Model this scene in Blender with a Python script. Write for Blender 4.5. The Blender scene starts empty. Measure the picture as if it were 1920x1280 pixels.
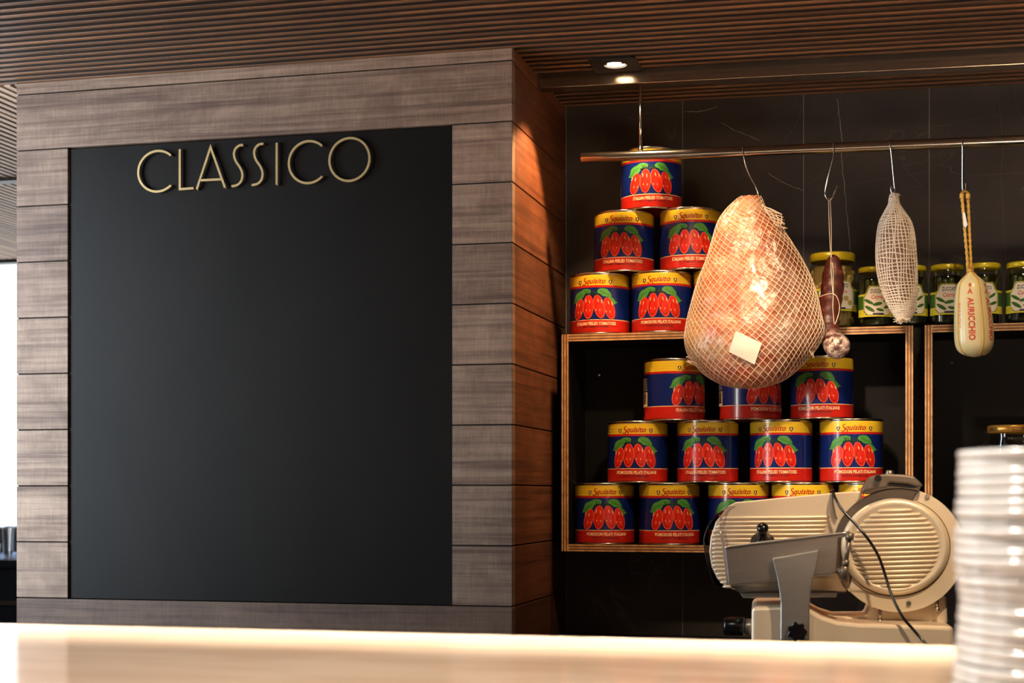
import bpy, bmesh, math, random
from mathutils import Vector, Matrix
from mathutils.geometry import tessellate_polygon
random.seed(7)
SC = bpy.context.scene
COL = SC.collection
PI = math.pi
rad = math.radians

# ------------------------------------------------------------------ measuring from the photograph
EH = 1.35            # eye height
F = 2900.0           # focal length in px of a 1920 wide frame
YH = 925.0           # horizon row
TH = rad(14.2)       # camera turned left of the wall normal
CT, ST = math.cos(TH), math.sin(TH)
def ray(px, py):
    u = (px - 960) / F; v = (YH - py) / F
    return Vector((-ST + CT * u, CT + ST * u, v))
def P(px, py, Y):
    d = ray(px, py); k = Y / d.y
    return Vector((d.x * k, Y, EH + d.z * k))
def XY(px, Y): return P(px, YH, Y).x
def pxm(px, Y):      # metres per pixel at that place
    return Y / ray(px, YH).y / F

# ------------------------------------------------------------------ tags and object helpers
def tag(o, label=None, cat=None, group=None, kind=None):
    if label: o['label'] = label
    if cat: o['category'] = cat
    if group: o['group'] = group
    if kind: o['kind'] = kind
    return o
def empty(name, loc, rz=0.0, label=None, cat=None, group=None):
    o = bpy.data.objects.new(name, None); COL.objects.link(o)
    o.empty_display_size = .05
    o.location = loc; o.rotation_euler = (0, 0, rz)
    return tag(o, label, cat, group)
def copy_tree(o, parent=None):
    c = o.copy(); COL.objects.link(c); c.parent = parent
    for ch in list(o.children): copy_tree(ch, c)
    return c

class MB:
    def __init__(s): s.v = []; s.f = []; s.m = []; s.sm = []
    def add(s, vs, fs, m=0, smooth=False):
        b = len(s.v); s.v += [Vector(p) for p in vs]
        for f in fs: s.f.append([b + i for i in f]); s.m.append(m); s.sm.append(smooth)
        return s
    def box(s, x0, x1, y0, y1, z0, z1, m=0):
        vs = [(x0,y0,z0),(x1,y0,z0),(x1,y1,z0),(x0,y1,z0),(x0,y0,z1),(x1,y0,z1),(x1,y1,z1),(x0,y1,z1)]
        return s.add(vs, [(3,2,1,0),(4,5,6,7),(0,1,5,4),(1,2,6,5),(2,3,7,6),(3,0,4,7)], m)
    def lathe(s, prof, n=32, c=(0,0,0), m=0, smooth=True, mats=None, rfun=None):
        c = Vector(c); vs = []; fs = []
        for r, z in prof:
            for i in range(n):
                a = 2*PI*i/n; rr = r*(rfun(a, z) if rfun else 1)
                vs.append(c + Vector((rr*math.sin(a), -rr*math.cos(a), z)))
        b = len(s.v); s.v += vs
        for j in range(len(prof)-1):
            for i in range(n):
                i2 = (i+1) % n
                s.f.append([b+j*n+i, b+j*n+i2, b+(j+1)*n+i2, b+(j+1)*n+i]); s.m.append(mats[j] if mats else m); s.sm.append(smooth)
        return s
    def tube(s, pts, r, n=8, m=0, closed=False, caps=True, flat=None):
        pts = [Vector(p) for p in pts]; N = len(pts)
        rs = r if isinstance(r, (list, tuple)) else [r]*N
        up = None; rings = []
        for i, p in enumerate(pts):
            if closed: t = (pts[(i+1) % N] - pts[i-1])
            else: t = pts[min(i+1, N-1)] - pts[max(i-1, 0)]
            if t.length < 1e-9: t = Vector((0,0,1))
            t.normalize()
            if up is None:
                up = Vector((0,0,1)) if abs(t.z) < .9 else Vector((1,0,0))
            up = (up - t*up.dot(t)); 
            if up.length < 1e-6: up = t.orthogonal()
            up.normalize(); w = t.cross(up)
            rings.append([p + (up*math.cos(2*PI*k/n) + w*math.sin(2*PI*k/n))*rs[i] for k in range(n)])
        b = len(s.v)
        for g in rings: s.v += g
        M = N if closed else N-1
        for i in range(M):
            i2 = (i+1) % N
            for k in range(n):
                k2 = (k+1) % n
                s.f.append([b+i*n+k, b+i*n+k2, b+i2*n+k2, b+i2*n+k]); s.m.append(m); s.sm.append(True)
        if caps and not closed:
            s.f.append([b+k for k in range(n)][::-1]); s.m.append(m); s.sm.append(False)
            s.f.append([b+(N-1)*n+k for k in range(n)]); s.m.append(m); s.sm.append(False)
        return s
    def prism(s, poly, d, m=0):          # poly: 3D loop, d: extrusion vector
        poly = [Vector(p) for p in poly]; d = Vector(d); n = len(poly)
        vs = poly + [p + d for p in poly]
        fs = [list(range(n))[::-1], list(range(n, 2*n))] + [[i, (i+1) % n, n+(i+1) % n, n+i] for i in range(n)]
        return s.add(vs, fs, m)
    def build(s, name, mats, parent=None, off=None, bevel=0, seg=2, normals=True):
        me = bpy.data.meshes.new(name)
        o0 = Vector(off) if off is not None else Vector((0,0,0))
        me.from_pydata([tuple(p - o0) for p in s.v], [], s.f)
        for mt in (mats if isinstance(mats, (list, tuple)) else [mats]): me.materials.append(mt)
        me.polygons.foreach_set('material_index', s.m)
        me.polygons.foreach_set('use_smooth', s.sm)
        if normals:
            bm = bmesh.new(); bm.from_mesh(me); bmesh.ops.recalc_face_normals(bm, faces=bm.faces); bm.to_mesh(me); bm.free()
        me.update()
        o = bpy.data.objects.new(name, me); COL.objects.link(o)
        if parent is not None: o.parent = parent
        if bevel:
            md = o.modifiers.new('bevel', 'BEVEL'); md.width = bevel; md.segments = seg; md.limit_method = 'ANGLE'; md.angle_limit = rad(40)
            md.harden_normals = False
        return o

def catmull(pts, n=6, closed=False):
    pts = [Vector(p) for p in pts]; N = len(pts); out = []
    R = range(N) if closed else range(N-1)
    for i in R:
        if closed: p0, p1, p2, p3 = pts[i-1], pts[i], pts[(i+1) % N], pts[(i+2) % N]
        else: p0, p1, p2, p3 = pts[max(i-1,0)], pts[i], pts[i+1], pts[min(i+2,N-1)]
        for k in range(n):
            t = k/n
            out.append(.5*((2*p1)+(p2-p0)*t+(2*p0-5*p1+4*p2-p3)*t*t+(3*p1-p0-3*p2+p3)*t**3))
    if not closed: out.append(pts[-1])
    return out
def interp(tab, x):
    if x <= tab[0][0]: return tab[0][1:]
    for a, b in zip(tab, tab[1:]):
        if x <= b[0]:
            t = (x-a[0])/(b[0]-a[0]); t2 = t
            return tuple(p+(q-p)*t2 for p, q in zip(a[1:], b[1:]))
    return tab[-1][1:]

# ------------------------------------------------------------------ flat print -> wrapped print
_tc = {}
def text2d(body, size=1.0, shear=0.0, bold=0.0, sx=1.0, space=1.0):
    k = (body, size, shear, bold, sx, space)
    if k in _tc: return _tc[k]
    cu = bpy.data.curves.new('lettering', 'FONT'); cu.body = body; cu.size = size; cu.shear = shear; cu.offset = bold
    cu.resolution_u = 2; cu.fill_mode = 'FRONT'; cu.space_character = space
    ob = bpy.data.objects.new('lettering', cu); COL.objects.link(ob)
    dg = bpy.context.evaluated_depsgraph_get(); dg.update()
    me = bpy.data.meshes.new_from_object(ob.evaluated_get(dg))
    vs = [(v.co.x*sx, v.co.y) for v in me.vertices]; fs = [list(p.vertices) for p in me.polygons]
    bpy.data.objects.remove(ob); bpy.data.curves.remove(cu); bpy.data.meshes.remove(me)
    x0 = min(v[0] for v in vs); x1 = max(v[0] for v in vs); y0 = min(v[1] for v in vs); y1 = max(v[1] for v in vs)
    _tc[k] = ([(x-(x0+x1)/2, y-(y0+y1)/2) for x, y in vs], fs, x1-x0, y1-y0)
    return _tc[k]
def text_fit(body, w, h, **kw):          # text scaled into a w x h box, centred on 0,0
    vs, fs, tw, th = text2d(body, **kw)
    return [(x*w/tw, y*h/th) for x, y in vs], fs
def poly2d(pts):
    tris = tessellate_polygon([[Vector((p[0], p[1], 0)) for p in pts]])
    return [tuple(p) for p in pts], [list(t) for t in tris]
def ell(cx, cy, a, b, tilt=0, n=20):
    out = []
    for i in range(n):
        t = 2*PI*i/n; x = a*math.cos(t); y = b*math.sin(t)
        out.append((cx+x*math.cos(tilt)-y*math.sin(tilt), cy+x*math.sin(tilt)+y*math.cos(tilt)))
    return out
def stroke2d(pts, w):
    vs = []; fs = []; n = len(pts)
    for i, p in enumerate(pts):
        a = pts[max(i-1, 0)]; b = pts[min(i+1, n-1)]
        dx, dy = b[0]-a[0], b[1]-a[1]; l = math.hypot(dx, dy) or 1
        ww = w[i] if isinstance(w, (list, tuple)) else w
        vs += [(p[0]-dy/l*ww/2, p[1]+dx/l*ww/2), (p[0]+dy/l*ww/2, p[1]-dx/l*ww/2)]
    for i in range(n-1): fs.append([2*i, 2*i+1, 2*i+3, 2*i+2])
    return vs, fs
def wrap(mb, vf, fn, m, step=.0, stepy=0.0):
    """add a flat print (verts, faces) to mb through fn(x, y)->3D; long faces are cut first so they follow the curve"""
    vs, fs = vf
    bm = bmesh.new(); bv = [bm.verts.new((x, y, 0)) for x, y in vs]
    for f in fs:
        try: bm.faces.new([bv[i] for i in f])
        except ValueError: pass
    for st, ax in ((step, 0), (stepy, 1)):
        if not st: continue
        lo = min(v.co[ax] for v in bm.verts); hi = max(v.co[ax] for v in bm.verts)
        k = math.floor(lo/st)+1
        while k*st < hi:
            co = [0,0,0]; no = [0,0,0]; co[ax] = k*st; no[ax] = 1
            bmesh.ops.bisect_plane(bm, geom=bm.verts[:]+bm.edges[:]+bm.faces[:], plane_co=co, plane_no=no, dist=1e-6)
            k += 1
    bm.verts.index_update()
    mb.add([fn(v.co.x, v.co.y) for v in bm.verts], [[v.index for v in f.verts] for f in bm.faces], m, False)
    bm.free()
def sh(vf, dx, dy): return ([(x+dx, y+dy) for x, y in vf[0]], vf[1])

# ------------------------------------------------------------------ materials
def lin(c):
    return tuple(((x/255)/12.92 if x/255 <= .04045 else ((x/255+.055)/1.055)**2.4) for x in c)
class NT:
    def __init__(s, name):
        s.mat = bpy.data.materials.new(name); s.mat.use_nodes = True
        s.t = s.mat.node_tree; s.n = s.t.nodes; s.b = s.n['Principled BSDF']; s.out = s.n['Material Output']
    def node(s, ty, **kw):
        nd = s.n.new(ty)
        for k, v in kw.items(): setattr(nd, k, v)
        return nd
    def link(s, a, b): s.t.links.new(a, b)
    def set(s, **kw):
        for k, v in kw.items():
            k = k.replace('_', ' ')
            i = s.b.inputs[k]
            i.default_value = (*v, 1) if isinstance(v, tuple) and len(v) == 3 else v
        return s
    def coord(s, scale=(1,1,1), kind='Object', rot=(0,0,0)):
        tc = s.node('ShaderNodeTexCoord'); mp = s.node('ShaderNodeMapping')
        mp.inputs['Scale'].default_value = scale; mp.inputs['Rotation'].default_value = rot
        s.link(tc.outputs[kind], mp.inputs[0]); return mp.outputs[0]
    def noise(s, vec, scale=5, detail=4, rough=.55, dist=0):
        nd = s.node('ShaderNodeTexNoise'); nd.inputs['Scale'].default_value = scale; nd.inputs['Detail'].default_value = detail
        nd.inputs['Roughness'].default_value = rough; nd.inputs['Distortion'].default_value = dist
        s.link(vec, nd.inputs['Vector']); return nd.outputs['Fac']
    def ramp(s, fac, stops):
        r = s.node('ShaderNodeValToRGB'); e = r.color_ramp.elements
        while len(e) < len(stops): e.new(.5)
        for el, (p, c) in zip(e, stops): el.position = p; el.color = (*c, 1) if len(c) == 3 else c
        s.link(fac, r.inputs[0]); return r.outputs[0]
    def math(s, op, a, b=None, clamp=False):
        m = s.node('ShaderNodeMath', operation=op); m.use_clamp = clamp
        for i, x in enumerate((a, b)):
            if x is None: continue
            if isinstance(x, (int, float)): m.inputs[i].default_value = x
            else: s.link(x, m.inputs[i])
        return m.outputs[0]
    def mix(s, fac, a, b, mode='MIX'):
        m = s.node('ShaderNodeMix', data_type='RGBA', blend_type=mode)
        for i, x in ((0, fac), (6, a), (7, b)):
            if isinstance(x, (int, float)): m.inputs[i].default_value = x
            elif isinstance(x, tuple): m.inputs[i].default_value = (*x, 1)
            else: s.link(x, m.inputs[i])
        return m.outputs[2]
    def bump(s, h, strength=.3, dist=.002):
        b = s.node('ShaderNodeBump'); b.inputs['Strength'].default_value = strength; b.inputs['Distance'].default_value = dist
        s.link(h, b.inputs['Height']); s.link(b.outputs[0], s.b.inputs['Normal']); return s
    def col(s, c): s.link(c, s.b.inputs['Base Color']); return s

def simple(name, c, rough=.5, metal=0, var=.12, scale=30, bump=0, coat=0, srgb=True, spec=.5):
    n = NT(name); c = lin(c) if srgb else c
    n.set(Roughness=rough, Metallic=metal, Coat_Weight=coat, Coat_Roughness=.08)
    n.b.inputs['Specular IOR Level'].default_value = spec
    fac = n.noise(n.coord(), scale, 3)
    n.col(n.mix(fac, tuple(x*(1-var) for x in c), tuple(min(1, x*(1+var)) for x in c)))
    if bump: n.bump(fac, bump, .001)
    return n.mat

def wood_planks(name='rough_sawn_planks', tint=None, gain=1.0):
    n = NT(name); n.set(Roughness=.62); n.b.inputs['Specular IOR Level'].default_value = .35
    tc = n.node('ShaderNodeTexCoord'); sp = n.node('ShaderNodeSeparateXYZ'); n.link(tc.outputs['Object'], sp.inputs[0])
    u = n.math('ADD', sp.outputs[0], sp.outputs[1])
    pid = n.math('FLOOR', n.math('DIVIDE', n.math('SUBTRACT', sp.outputs[2], EH+.995), .1394))
    def vec(a, b):
        cb = n.node('ShaderNodeCombineXYZ'); n.link(n.math('MULTIPLY', u, a), cb.inputs[0]); n.link(n.math('MULTIPLY', sp.outputs[2], b), cb.inputs[1]); n.link(n.math('MULTIPLY', pid, 3.17), cb.inputs[2]); return cb.outputs[0]
    grain = n.noise(vec(2.2, 95), 1, 6, .7)
    saw = n.noise(vec(190, 16), 1, 4, .7)
    blotch = n.noise(vec(9, 12), 1, 5, .65, .6)
    dark = n.noise(vec(1.8, 62), 1, 5, .65, .2)
    wn = n.node('ShaderNodeTexWhiteNoise', noise_dimensions='1D')
    side = n.math('MULTIPLY', n.math('GREATER_THAN', sp.outputs[0], -1.6), n.math('LESS_THAN', pid, -1.5))
    n.link(n.math('ADD', pid, n.math('MULTIPLY', side, 37)), wn.inputs['W'])
    c = n.ramp(grain, [(.25, (.115, .085, .068)), (.5, (.185, .142, .118)), (.75, (.255, .205, .175))])
    c = n.mix(n.math('MULTIPLY', n.ramp(saw, [(.45, (0,0,0)), (.72, (1,1,1))]), .32), c, (.34, .27, .23))
    c = n.mix(n.ramp(dark, [(.48, (0,0,0)), (.68, (.8,.8,.8))]), c, (.065, .040, .032))
    c = n.mix(.62, c, n.ramp(blotch, [(.3, (.5,.42,.39)), (.66, (1.12,1.1,1.06))]), 'MULTIPLY')
    c = n.mix(.75, c, n.ramp(wn.outputs['Value'], [(0, (.58,.53,.53)), (.5, (.95,.92,.9)), (1, (1.2,1.18,1.14))]), 'MULTIPLY')
    c = n.mix(1.0, c, tuple(gain*q for q in (tint or (1,1,1))), 'MULTIPLY')
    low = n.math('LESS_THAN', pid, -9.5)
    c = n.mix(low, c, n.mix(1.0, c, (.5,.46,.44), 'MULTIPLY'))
    n.col(c); n.bump(n.math('ADD', n.math('MULTIPLY', grain, .6), n.math('MULTIPLY', saw, .6)), .35, .0015)
    return n.mat
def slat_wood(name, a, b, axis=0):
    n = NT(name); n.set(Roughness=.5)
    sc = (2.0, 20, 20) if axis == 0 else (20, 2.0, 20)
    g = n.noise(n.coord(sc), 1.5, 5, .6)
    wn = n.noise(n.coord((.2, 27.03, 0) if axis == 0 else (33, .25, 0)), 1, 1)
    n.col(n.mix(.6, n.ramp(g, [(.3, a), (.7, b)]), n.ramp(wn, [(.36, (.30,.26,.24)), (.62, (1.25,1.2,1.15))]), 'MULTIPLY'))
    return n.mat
def slate():
    n = NT('black_slate'); n.set(Roughness=.42)
    v = n.coord((1,1,1)); base = n.noise(v, 6, 5)
    vein = n.noise(n.coord((3.4, 1, 1.15), rot=(0, .35, 0)), 1.0, 3, .5, 1.0)
    line = n.math('ABSOLUTE', n.math('SUBTRACT', vein, .5))
    ln = n.ramp(line, [(0, (1,1,1)), (.0028, (0,0,0))])
    msk = n.ramp(n.noise(v, 2.3, 2), [(.46, (0,0,0)), (.6, (1,1,1))])
    vein2 = n.noise(n.coord((1.6, 1, 3.2), rot=(0, -.5, 0)), 1.2, 3, .5, .8)
    ln2 = n.ramp(n.math('ABSOLUTE', n.math('SUBTRACT', vein2, .47)), [(0, (.6,.6,.6)), (.0018, (0,0,0))])
    f = n.math('MAXIMUM', n.math('MULTIPLY', ln, n.math('ADD', msk, .15)), n.math('MULTIPLY', ln2, msk))
    c = n.ramp(base, [(.3, (.034,.028,.025)), (.7, (.062,.052,.046))])
    n.col(n.mix(n.math('MULTIPLY', f, .5, True), c, (.22,.21,.21))); n.bump(base, .08, .001)
    return n.mat
def plywood_edge():
    n = NT('plywood_edge'); n.set(Roughness=.5)
    g = n.noise(n.coord((9, 9, 9)), 6, 5)
    n.col(n.ramp(g, [(.3, lin((150,105,62))), (.7, lin((214,168,112)))]))
    return n.mat
def ply_dark(): return simple('plywood_dark_veneer', (104,66,38), .5, var=.3)
def ham_mat():
    n = NT('cured_ham'); n.set(Roughness=.4, Coat_Weight=1.0, Coat_Roughness=.1)
    n.b.inputs['Subsurface Weight'].default_value = .12; n.b.inputs['Subsurface Radius'].default_value = (.012,.005,.003)
    v = n.coord(); a = n.noise(v, 9, 5, .6, .5); b = n.noise(v, 22, 4, .6, 1.2)
    tc = n.node('ShaderNodeTexCoord'); sp = n.node('ShaderNodeSeparateXYZ'); n.link(tc.outputs['Object'], sp.inputs[0])
    c = n.ramp(a, [(.32, lin((196,84,36))), (.5, lin((232,128,66))), (.66, lin((244,194,140)))])
    c = n.mix(n.ramp(b, [(.5, (0,0,0)), (.72, (.7,.7,.7))]), c, lin((240,206,164)))
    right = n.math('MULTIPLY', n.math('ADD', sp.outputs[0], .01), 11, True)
    c = n.mix(n.math('MULTIPLY', right, .85), c, lin((116,60,40)))  # right flank's shading painted into the colour
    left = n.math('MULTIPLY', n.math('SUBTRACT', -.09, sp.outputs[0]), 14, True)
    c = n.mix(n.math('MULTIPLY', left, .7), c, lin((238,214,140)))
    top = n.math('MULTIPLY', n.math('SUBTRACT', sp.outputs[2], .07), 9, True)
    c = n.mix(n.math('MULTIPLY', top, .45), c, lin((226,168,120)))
    n.col(c)
    w1 = n.noise(n.coord((1, 1, 1.5)), 16, 5, .62, 2.4); w2 = n.noise(v, 40, 3, .6, 1.5)
    h = n.math('ADD', n.math('ABSOLUTE', n.math('SUBTRACT', w1, .5)), n.math('MULTIPLY', n.math('ABSOLUTE', n.math('SUBTRACT', w2, .5)), .4))
    n.bump(h, .8, .012)
    return n.mat
def film_mat():
    n = NT('crinkled_clear_film'); n.n.remove(n.b)
    v = n.coord((1, 1, 1.3)); w1 = n.noise(v, 13, 6, .66, 3.0); w2 = n.noise(n.coord(), 34, 4, .6, 2.0)
    h = n.math('ADD', n.math('ABSOLUTE', n.math('SUBTRACT', w1, .5)), n.math('MULTIPLY', n.math('ABSOLUTE', n.math('SUBTRACT', w2, .5)), .5))
    b = n.node('ShaderNodeBump'); b.inputs['Strength'].default_value = .5; b.inputs['Distance'].default_value = .004; n.link(h, b.inputs['Height'])
    gs = n.node('ShaderNodeBsdfGlossy'); gs.inputs['Roughness'].default_value = .24; n.link(b.outputs[0], gs.inputs['Normal'])
    df = n.node('ShaderNodeBsdfDiffuse'); df.inputs[0].default_value = (.86,.72,.64,1); n.link(b.outputs[0], df.inputs['Normal'])
    tr = n.node('ShaderNodeBsdfTransparent')
    m1 = n.node('ShaderNodeMixShader'); n.link(n.ramp(n.noise(n.coord(), 8, 4, .6, 1.0), [(.48, (0,0,0)), (.74, (.30,.30,.30))]), m1.inputs[0]); n.link(tr.outputs[0], m1.inputs[1]); n.link(df.outputs[0], m1.inputs[2])
    m2 = n.node('ShaderNodeMixShader'); m2.inputs[0].default_value = .11; n.link(m1.outputs[0], m2.inputs[1]); n.link(gs.outputs[0], m2.inputs[2])
    n.link(m2.outputs[0], n.out.inputs[0]); return n.mat
def salami_mat():
    n = NT('dry_salami_skin'); n.set(Roughness=.42)
    v = n.coord(); a = n.noise(v, 60, 4, .7); b = n.noise(v, 75, 4, .7, .3)
    tc = n.node('ShaderNodeTexCoord'); sp = n.node('ShaderNodeSeparateXYZ'); n.link(tc.outputs['Object'], sp.inputs[0])
    c = n.ramp(a, [(.35, lin((44,16,12))), (.6, lin((88,34,24))), (.75, lin((150,92,74)))])
    low = n.math('MULTIPLY', n.math('SUBTRACT', -.128, sp.outputs[2]), 30, True)
    c = n.mix(n.math('MULTIPLY', low, n.ramp(b, [(.40, (0,0,0)), (.60, (.9,.9,.9))])), c, lin((226,206,194)))
    n.col(c); n.bump(a, .4, .002)
    return n.mat
def stone_top():
    n = NT('polished_beige_stone'); n.set(Roughness=.12)
    g = n.noise(n.coord((1.4, 9, 1), rot=(0,0,.12)), 3, 5, .6, .6)
    n.col(n.ramp(g, [(.3, lin((208,172,142))), (.7, lin((232,206,180)))]))
    return n.mat
def chalk_mat():
    n = NT('blackboard_paint'); n.set(Roughness=.5); n.b.inputs['Specular IOR Level'].default_value = .12
    v = n.coord(); a = n.noise(n.coord((1, 1, .6)), 3.2, 5, .6, .5)
    n.col(n.ramp(a, [(.35, (.0032,.0025,.0020)), (.7, (.0062,.0048,.0039))])); n.bump(n.noise(v, 220, 2), .08, .0005)
    return n.mat
def clear_mat(name, tint=(1,1,1), gl=.12, base=.04):
    n = NT(name)
    tr = n.node('ShaderNodeBsdfTransparent'); tr.inputs[0].default_value = (*tint, 1)
    gs = n.node('ShaderNodeBsdfGlossy'); gs.inputs['Roughness'].default_value = .04
    fr = n.node('ShaderNodeLayerWeight'); fr.inputs[0].default_value = gl
    f = n.math('ADD', fr.outputs['Facing'], base, True)
    f = n.math('MULTIPLY', f, .5)
    mx = n.node('ShaderNodeMixShader'); n.link(f, mx.inputs[0]); n.link(tr.outputs[0], mx.inputs[1]); n.link(gs.outputs[0], mx.inputs[2])
    n.link(mx.outputs[0], n.out.inputs[0]); n.n.remove(n.b)
    return n.mat
def emis(name, c, s):
    n = NT(name); n.set(Base_Color=(0,0,0), Emission_Color=c, Emission_Strength=s); return n.mat
def brushed(name, c, rough=.38):
    n = NT(name); n.set(Metallic=.85, Roughness=rough)
    g = n.noise(n.coord((4, 60, 60)), 3, 4)
    c = lin(c); n.col(n.mix(g, tuple(x*.85 for x in c), tuple(min(1, x*1.12) for x in c))); n.bump(g, .05, .0005)
    return n.mat

M = dict(
    planks=wood_planks(tint=(1.0,.90,.79), gain=1.36), planksw=wood_planks('orange_tinted_planks', (1.35,.60,.27), .62), gapdark=simple('dark_joint', (22,15,12), .9),  # planksw: the same planks with a strong orange tint
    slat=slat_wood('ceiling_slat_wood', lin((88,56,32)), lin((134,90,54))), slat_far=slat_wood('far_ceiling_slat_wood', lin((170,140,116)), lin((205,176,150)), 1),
    slatd=slat_wood('ceiling_slat_painted_shade', lin((30,19,11)), lin((44,28,17))), void=simple('ceiling_void', (16,12,10), .9), slate=slate(), vein=simple('white_vein', (150,146,146), .6), veind=simple('faint_vein', (92,88,87), .6), grout=simple('pale_grout', (150,146,142), .8),  # slatd: shade of the gaps painted as a darker colour on the slat sides
    black=simple('black_laminate', (13,11,11), .5, bump=.1, spec=.2), ply=plywood_edge(), plyd=ply_dark(),
    chalk=chalk_mat(), brass=simple('satin_brass', (168,144,98), .45, .45, .08),
    steel=brushed('brushed_steel', (196,190,182), .3), chrome=simple('polished_rail_steel', (214,206,196), .16, 1, .04),
    beamst=brushed('beam_steel', (150,128,110), .2), blackm=simple('black_bezel', (18,16,15), .45),
    lamp=emis('lamp_glow', (1, .80, .55), 28), stone=stone_top(), body=simple('counter_body', (58,44,36), .6),
    white=simple('white_porcelain', (240,240,238), .18, 0, .02, coat=.4), floor=simple('floor_screed', (96,84,74), .5),
    plaster=simple('plaster', (126,116,108), .8), frame=simple('dark_window_frame', (34,32,32), .4),
    ham=ham_mat(), film=film_mat(), net=simple('cotton_net_twine', (232,204,176), .8, 0, .08), sticker=simple('paper_sticker', (242,226,206), .6, 0, .04),
    salami=salami_mat(), twine=simple('butchers_twine', (226,206,180), .85), netb=simple('ecru_net_cotton', (222,206,186), .85, 0, .1, 60),
    coppa=simple('net_salami_skin', (124,92,74), .6, 0, .35, 40), cheese=simple('provolone_rind', (236,218,160), .36, 0, .05, 12, coat=.25),
    rope=simple('yellow_straw_rope', (214,166,74), .8, 0, .25, 90), redink=simple('red_ink', (206,62,44), .6, 0, .1), redinkl=simple('pale_red_ink', (226,128,92), .6, 0, .1),
    alu=simple('cast_aluminium', (232,210,180), .36, .4, .05, 14, .03), aluc=simple('cast_aluminium_cover', (232,212,182), .4, .3, .05, 14, .03),
    bladem=brushed('slicer_blade_steel', (126,114,102), .32), taupe=simple('taupe_metal', (122,108,94), .38, .55), tray=brushed('tray_steel', (176,166,156), .34),
    blackp=simple('black_plastic', (12,11,11), .22), screw=simple('screw_steel', (176,164,150), .3, .9),
    clear=clear_mat('clear_plastic', (.86,.84,.82), .25, .06), shield=clear_mat('tinted_clear_plastic', (.45,.4,.36), .3, .05),
    glass=clear_mat('jar_glass', (.86,.9,.84), .3, .05), gob=clear_mat('tumbler_glass', (.82,.86,.92), .4, .08), pane=clear_mat('window_glass', (.97,.98,.98), .1, .0),
    # can print
    tin=simple('tinplate', (214,206,190), .22, 1, .05), yel=simple('can_yellow', (230,192,44), .3, 0, .05, coat=.5), red=simple('can_red', (196,34,22), .3, 0, .06, coat=.5),
    blue=simple('can_blue', (14,34,104), .28, 0, .06, coat=.6), cream=simple('can_cream', (250,222,170), .35, 0, .04), dred=simple('can_script_red', (170,40,14), .4), ink=simple('can_dark_ink', (44,20,14), .5),
    tom=simple('tomato_red', (214,40,22), .3, 0, .1, 60, coat=.4), tomh=simple('tomato_rim', (236,92,62), .35, 0, .08, coat=.4), tomd=simple('tomato_deep', (176,22,14), .3, 0, .1, coat=.4),
    glint=simple('tomato_glint', (252,200,150), .35), leaf=simple('leaf_green', (74,146,60), .4, 0, .25, 120), leafd=simple('leaf_dark', (28,64,26), .4, 0, .2, 120),
    # jars
    lidy=simple('lid_yellow', (206,186,34), .32, .2, .05, coat=.4), brinep=simple('pale_brine', (128,108,66), .25, 0, .2), brine=simple('brine_green', (30,32,14), .25, 0, .3), pick=simple('gherkin', (70,76,34), .3, 0, .35, 60, coat=.5),
    onion=simple('pale_onion', (176,152,98), .3, 0, .2, 40, coat=.5), lgreen=simple('label_green', (52,98,30), .5), lyel=simple('label_yellow', (206,196,48), .5), lwhite=simple('label_white', (228,222,206), .5),
    navy=simple('label_navy', (40,42,84), .5), gold=simple('lid_gold', (206,150,62), .3, .5, .06), preserve=simple('dark_preserve', (22,12,10), .12, 0, .3), labk=simple('label_black', (16,14,14), .5),
    dbar=simple('dark_bar', (18,19,22), .25), paper=simple('white_tag', (236,234,230), .6),
)

# ================================================================== THE ROOM
YC = 3.443           # face of the plank pier
YB = 4.02            # tiled wall
XC = XY(1060, YB)    # pier's side
XL = XY(31, YC)      # pier's far edge
def ceil_z(x): return EH + 1.021 - (.012*(x-XC) if x > XC else 0)
def struct(o): o['kind'] = 'structure'; return o

# --- plank pier with a recess for the board
JZ = [EH + .995 - .1394*k for k in range(18)]
bx0, bx1 = XY(127, YC), XY(848, YC)
bz1, bz0 = JZ[1], JZ[9]
g = .0016
mb = MB(); mb.box(XL+.02, XC-.02, YC+.03, YB+.2, 0, EH+1.03, 1); mb.box(XL+.002, bx0-.002, YC+.004, YC+.03, 0, EH+1.02, 1); mb.box(bx1+.002, XC-.002, YC+.004, YC+.03, 0, EH+1.02, 1)
zs = [EH+1.12] + JZ
for i in range(len(zs)-1):
    z1, z0 = zs[i]-g, max(zs[i+1]+g, 0.0)
    if z0 >= z1: break
    inside = z1 < bz1+.01 and z0 > bz0-.01
    if inside:
        mb.box(XL, bx0, YC, YC+.03, z0, z1); mb.box(bx1, XC, YC, YC+.03, z0, z1)
    else:
        mb.box(XL, XC, YC, YC+.03, z0, z1)
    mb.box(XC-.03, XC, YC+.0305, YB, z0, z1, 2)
    mb.box(XL, XL+.03, YC+.0305, YB+.2, z0, z1)
struct(mb.build('wall_left', [M['planks'], M['gapdark'], M['planksw']], bevel=.0008, seg=1))

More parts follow.
